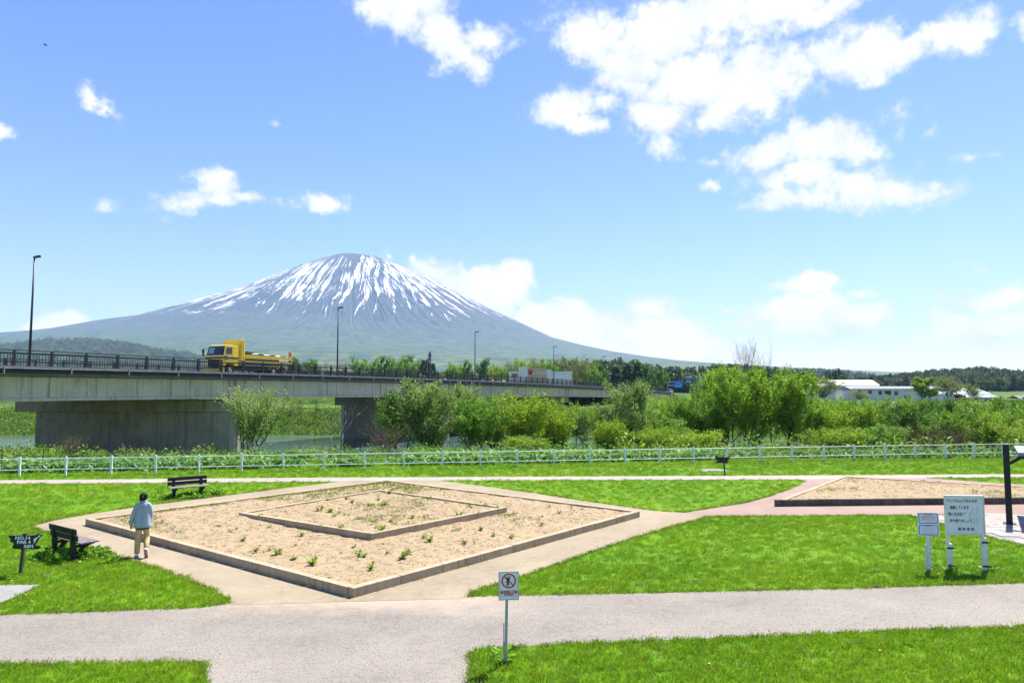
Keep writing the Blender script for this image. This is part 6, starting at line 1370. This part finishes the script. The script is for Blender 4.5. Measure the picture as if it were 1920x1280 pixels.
block('grey_lean_to', 'grey lean-to shed at the right end of the teal roofed shed', 1810, 1870, 739, 752, 223, 3, 'wall2', 'wall2', 1.0, [], corr=False)
block('far_white_house', 'small pale house cut by the right edge behind the field', 1912, 1940, 741, 752, 300, 8, 'wall', 'roofdark', 1.5, [(1920, 747)])
for i, (a, b, tp_, w_, lb) in enumerate(((1495, 1503, 711, 'roofdark', 'tiny distant house left in the group of three below the far hills'), (1505, 1514, 709, 'roofteal', 'tiny distant house in the middle of the three below the far hills'), (1516, 1522, 711, 'roofdark', 'tiny distant house right in the group of three below the far hills'))):
    block('distant_house', lb, a, b, tp_, 720, 600, 8, 'wall', w_, 1.8, [((a + b) / 2, tp_ + 6)], 1.6, 1.2, corr=False)
# the building with the red sign
R_, hw, g, zt = block('roadside_shop', 'long white shop building with a tan sign wall and a red square, beyond the bridge', 954, 1073, 697.5, 712, 235, 14, 'wall', 'roofw', 0, [(965, 704)], 2, 1.4)
x_ = lambda px: AT(px, 235)[0] - R_.location.x; z_ = lambda py: ZT(py, 235) - g
mb = MB(); mb.box(x_(973), x_(989), -.6, 5, 0, z_(688)); mb.build('white_corner_tower', M['wall'], R_, .03)
mb = MB(); mb.prism([(x_(989) + .01, 0), (x_(989) + .01, z_(688.5)), (x_(1025), z_(690.5)), (x_(1025), 0)], lambda u, v: (u, -.45, v), lambda u, v: (u, 1, v)); sg = mb.build('tan_sign_wall', M['tanwall'], R_)
mb = MB(); mb.box(x_(991.2), x_(997.8), -.55, -.45, z_(702), z_(693.5)); mb.prism([(x_(997), z_(698.5)), (x_(997.8), z_(699.5)), (x_(999), z_(697)), (x_(997.8), z_(695))], lambda u, v: (u, -.54, v), lambda u, v: (u, -.46, v)); mb.build('red_emblem', M['red'], R_)
mb = MB()
for px, sh_ in ((1001, 0), (1008, 1), (1013, 2), (1020, 3)):
    a, b = x_(px), z_(698.8)
    if sh_ == 0: mb.box(a - .5, a + .5, -.53, -.45, b - .35, b - .15); mb.box(a - .5, a - .25, -.53, -.45, b - .15, b + .1)
    elif sh_ == 1: mb.box(a - .5, a + .5, -.53, -.45, b + .2, b + .4); mb.box(a - .1, a + .15, -.53, -.45, b - .5, b + .2)
    elif sh_ == 2: mb.box(a - .45, a + .45, -.53, -.45, b - .5, b - .3); mb.box(a - .45, a + .45, -.53, -.45, b + .1, b + .3)
    else: mb.box(a - .5, a - .28, -.53, -.45, b - .5, b + .3); mb.box(a + .28, a + .5, -.53, -.45, b - .5, b + .3); mb.box(a - .28, a + .28, -.53, -.45, b + .1, b + .3); mb.box(a - .28, a + .28, -.53, -.45, b - .5, b - .3)
mb.build('sign_letters', M['signwhite'], R_)
mb = MB(); mb.box(x_(1025) + .01, x_(1034), -.4, 2, 0, z_(692.5)); mb.build('white_end_block', M['wall'], R_)
# dark tower among conifers, depot and town pieces glimpsed through the railing
def stack(px, wpx, top, Yb, label):
    R = empty('concrete_tower', AT(px, Yb, 2), 0, label, 'tower'); h = ZT(top, Yb) - 2; w_ = wpx / F * Yb / 2; mb = MB(); mb.box(-w_, w_, -w_, w_, 0, h); mb.build('shaft', M['wall2'], R); mb = MB(); mb.box(-w_ * 1.15, w_ * 1.15, -w_ * 1.15, w_ * 1.15, h - 1.2, h - .8); mb.box(-w_ * .5, w_ * .5, -w_ * .5, w_ * .5, h, h + .8); mb.build('top_ring', M['chassis'], R)
M['wall2'] = simple('weathered_grey_wall', (.16, .18, .22), .8, .2, .5); stack(805.5, 5, 662.5, 310, 'slim dark grey tower rising above the conifers beyond the bridge')
cc = [('white', pw), ('blue', simple('car_blue', (.04, .18, .5), .3, .05)), ('orange', simple('tent_orange', (.6, .25, .05), .6, .1)), ('grey', pg)]
k = 0
for px, ci, pos_ in ((705, 1, 'leftmost'), (735, 0, 'second from the left'), (770, 1, 'third from the left'), (800, 2, 'left of the middle'), (835, 0, 'just left of the third lamp'), (905, 1, 'just right of the third lamp'), (925, 2, 'fifth from the right'), (942, 0, 'below the shop building left end')):
    Yc = 175 + random.uniform(0, 8); x = AT(px, Yc)[0]
    R = empty('market_stall', (x, Yc, gzs(x, Yc)), random.uniform(-.4, .4), f'small {cc[ci][0]} stall beyond the railing, {pos_}', 'stall', 'stalls glimpsed through the bridge railing'); hh = ZT(707 + (px - 705) * .018, Yc) - gzs(x, Yc)
    mb = MB(); mb.add([(-1.9, -1.6, hh - .9), (1.9, -1.6, hh - .9), (1.9, 1.6, hh - .9), (-1.9, 1.6, hh - .9), (0, 0, hh)], [(0, 1, 4), (1, 2, 4), (2, 3, 4), (3, 0, 4), (3, 2, 1, 0)]); mb.build('canopy', cc[ci][1], R)
    for a in (-1.8, 1.8):
        for b in (-1.5, 1.5): mb = MB(); mb.tube((a, b, 0), (a, b, hh - .9), .05, n=6); mb.build('pole', M['galv'], R)
# signs and poles past the bridge end
def pole(px, Yb, top, label, r_=.12, extra=None, cat='utility pole'):
    x = AT(px, Yb)[0]; g = 2.6; R = empty('utility_pole', (x, Yb, g), 0, label, cat, 'poles past the bridge'); h = ZT(top, Yb) - g; mb = MB(); mb.tube((0, 0, 0), (0, 0, h), r_, r_ * .6, 8); mb.build('pole', M['chassis'], R); mb = MB()
    for dz in (.4, 1.1): mb.box(-.8, .8, -.05, .05, h - dz - .1, h - dz)
    mb.build('crossarm', M['galv'], R); return R, h
R_, h_ = pole(1182, 255, 678, 'dark pole with a traffic signal at the far end of the bridge'); mb = MB(); s_ = 255 / F; mb.box(-.9, .9, -.2, .2, h_ - 18 * s_, h_ - 14.5 * s_); [mb.tube((x, -.22, h_ - 16.2 * s_), (x, -.3, h_ - 16.2 * s_), .22, n=10) for x in (-.55, 0, .55)]; mb.build('traffic_signal', M['chassis'], R_)
pole(1222, 270, 688, 'thin pole left of the blue road sign'); pole(1300, 290, 700, 'thin pole between the small blue sign and the tall white sign'); pole(1343, 200, 690, 'dark leaning lamp pole left of the large bare tree')
Yb = 280.; s_ = Yb / F; R = empty('road_sign', AT(1272, Yb, 2.6), 0, 'large blue road direction sign on arms beside the road past the bridge', 'road sign'); bz = ZT(727, Yb) - 2.6; tz = ZT(714, Yb) - 2.6
mb = MB(); mb.box(-8 * s_, 8 * s_, -.05, .05, bz, tz); b = mb.build('panel', M['roadblue'], R, .02)
mb = MB(); mb.box(-4 * s_, 4 * s_, -.07, -.05, bz + 3 * s_, bz + 3.8 * s_); mb.box(-4 * s_, -3.3 * s_, -.07, -.05, bz + 3.8 * s_, bz + 7 * s_); mb.box(3.3 * s_, 4 * s_, -.07, -.05, bz + 3.8 * s_, bz + 8 * s_); mb.box(-1.2 * s_, 1.4 * s_, -.07, -.05, bz + 9 * s_, bz + 10 * s_); mb.build('arrow_marks', M['signwhite'], b)
mb = MB(); mb.tube((-20 * s_, 0, 0), (-20 * s_, 0, tz - .3), .16, .12, 8); mb.tube((-20 * s_, 0, tz - .6), (-8 * s_, 0, tz - .5), .08, n=6); mb.tube((-20 * s_, 0, bz + 1), (-8 * s_, 0, bz + 1), .08, n=6); mb.build('gantry', M['galv'], R)
R = empty('blue_white_sign', AT(1291, 300, 2.6), 0, 'small blue and white board on a pole right of the road sign', 'sign'); s_ = 300 / F; a, b = ZT(716, 300) - 2.6, ZT(706, 300) - 2.6
mb = MB(); mb.box(-4 * s_, 4 * s_, -.1, .1, b - 1.4 * s_, b); mb.box(-4 * s_, 4 * s_, -.1, .1, a, a + 1.4 * s_); mb.build('white_band', M['signwhite'], R); mb = MB(); mb.box(-4 * s_, 4 * s_, -.1, .1, a + 1.4 * s_ + .01, b - 1.4 * s_ - .01); mb.build('blue_band', M['blue'], R); mb = MB(); mb.tube((3 * s_, 0, 0), (3 * s_, 0, a), .12, n=8); mb.build('pole', M['galv'], R)
R = empty('pylon_sign', AT(1313, 290, 2.6), 0, 'tall narrow white and blue pylon sign at the road past the bridge', 'sign'); s_ = 290 / F; b = ZT(706, 290) - 2.6
mb = MB(); mb.box(-1.8 * s_, 4 * s_, -.3, .3, 0, b); mb.build('white_face', M['signwhite'], R, .03); mb = MB(); mb.box(-4 * s_, -1.82 * s_, -.3, .3, 0, b); mb.box(.2 * s_, 1.0 * s_, -.34, -.301, .5, b - 4 * s_); mb.build('blue_side', M['blue'], R)
# stacked reddish boards and a small digger by the shed
for i, (px, w_, lb) in enumerate(((1852, 12, 'low stack of reddish brown boards, left one in the row at the right edge'), (1868, 14, 'low stack of reddish brown boards, second from left at the right edge'), (1886, 13, 'low stack of reddish brown boards, third from left at the right edge'), (1906, 16, 'low stack of reddish brown boards, rightmost in the row at the edge'))):
    Yb = 205; x = AT(px, Yb)[0]; R = empty('board_stack', (x, Yb, gzs(x, Yb)), 0, lb, 'stack', 'stacks of boards by the shed'); hw = w_ / F * Yb / 2
    for j in range(4): mb = MB(); mb.box(-hw + random.uniform(0, .3), hw - random.uniform(0, .3), -.6, .6, j * .24, j * .24 + .2); mb.build('board_layer', M['redstack'], R)
def digger():
    Yb = 210; x = AT(1800, Yb)[0]; R = empty('digger', (x, Yb, gzs(x, Yb)), .3, 'small orange digger parked in front of the teal roofed shed', 'digger')
    for y in (-.8, .8): mb = MB(); mb.prism([(-1.4, .15), (-1.2, 0), (1.2, 0), (1.4, .15), (1.4, .45), (1.2, .6), (-1.2, .6), (-1.4, .45)], lambda u, v: (u, y - .2, v), lambda u, v: (u, y + .2, v)); mb.build('track', M['rubber'], R)
    mb = MB(); mb.box(-1.3, .9, -.9, .9, .65, 1.35); mb.build('body', M['orange'], R, .08); mb = MB(); mb.box(-.2, .9, -.8, .1, 1.36, 2.3); mb.build('cab', M['glass'], R, .05)
    mb = MB(); mb.beam((.9, .4, 1.1), (2.3, .4, 2.3), .2, .25); mb.beam((2.3, .4, 2.3), (3.1, .4, 1.0), .16, .2); mb.build('arm', M['orange'], R); mb = MB(); mb.box(2.9, 3.4, .1, .7, .6, 1.1); mb.build('bucket', M['chassis'], R, .05)
digger()
tag(sheet('bare_ground', [(AT(1690, 150)[0], 150), (AT(1716, 150)[0], 150), (AT(1722, 163)[0], 163), (AT(1694, 165)[0], 165)], 1.15, M['bare']), kind='structure')

# birds
def bird(px, py, D, span, bank, label):
    d = ray(px, py); d = d / np.linalg.norm(d) * D; R = empty('bird', (d[0], d[1], CAMH + d[2]), random.uniform(-.5, .5), label, 'bird', 'birds in flight'); L = span * .28
    mb = MB(); mb.path([(-L, 0, 0), (-L * .5, 0, .01), (L * .3, 0, 0), (L * .8, 0, .01), (L * 1.1, 0, 0)], [.01, .05 * span, .07 * span, .04 * span, .008], 8); mb.build('body', M['bird'], R, smooth=True)
    for s_ in (-1, 1):
        mb = MB(); a, b, c = (0, 0, 0), (.05 * s_, s_ * span * .25, span * .12 + bank), (-L * .5, s_ * span * .5, span * .02)
        mb.add([(L * .4, 0, .02), (L * .45, s_ * span * .24, span * .13), (-L * .3, s_ * span * .5, span * .03), (-L * .35, s_ * span * .22, span * .11), (-L * .4, 0, .02), (L * .4, 0, .0), (L * .45, s_ * span * .24, span * .11), (-L * .35, s_ * span * .22, span * .09), (-L * .4, 0, 0)], [(0, 1, 3, 4), (1, 2, 3), (5, 8, 7, 6), (6, 7, 2), (0, 5, 6, 1), (1, 6, 2), (4, 3, 7, 8), (3, 2, 7)]); mb.build('wing', M['bird'], R)
bird(85, 85, 90, .62, .0, 'dark bird flying high at the upper left'); bird(1332, 489, 160, .6, .02, 'tiny dark bird right of the mountain, highest of three'); bird(1257, 547, 160, .5, 0, 'tiny dark bird right of the mountain, leftmost of three'); bird(1336, 570, 200, .5, 0, 'tiny dark bird right of the mountain, lowest of three')

# ================================================================== HAZE
hx = max(abs(gx[0]), abs(gx[-1])) + 150; mb = MB(); mb.box(-hx, hx, gy[0] - 50, max(gy[-1], 18400) + 150, -75, 1850)
m, t, out = new_mat('air_haze'); pv = t.node('ShaderNodeVolumePrincipled'); pv.inputs['Color'].default_value = (.34, .57, 1.0, 1); pv.inputs['Absorption Color'].default_value = (.30, .30, .30, 1); pv.inputs['Density'].default_value = HAZE
t.l.new(pv.outputs[0], out.inputs['Volume']); hz = mb.build('haze', m); tag(hz, kind='stuff')
print('objects', len(bpy.data.objects), 'haze', gx[0], gx[-1], gy[-1])
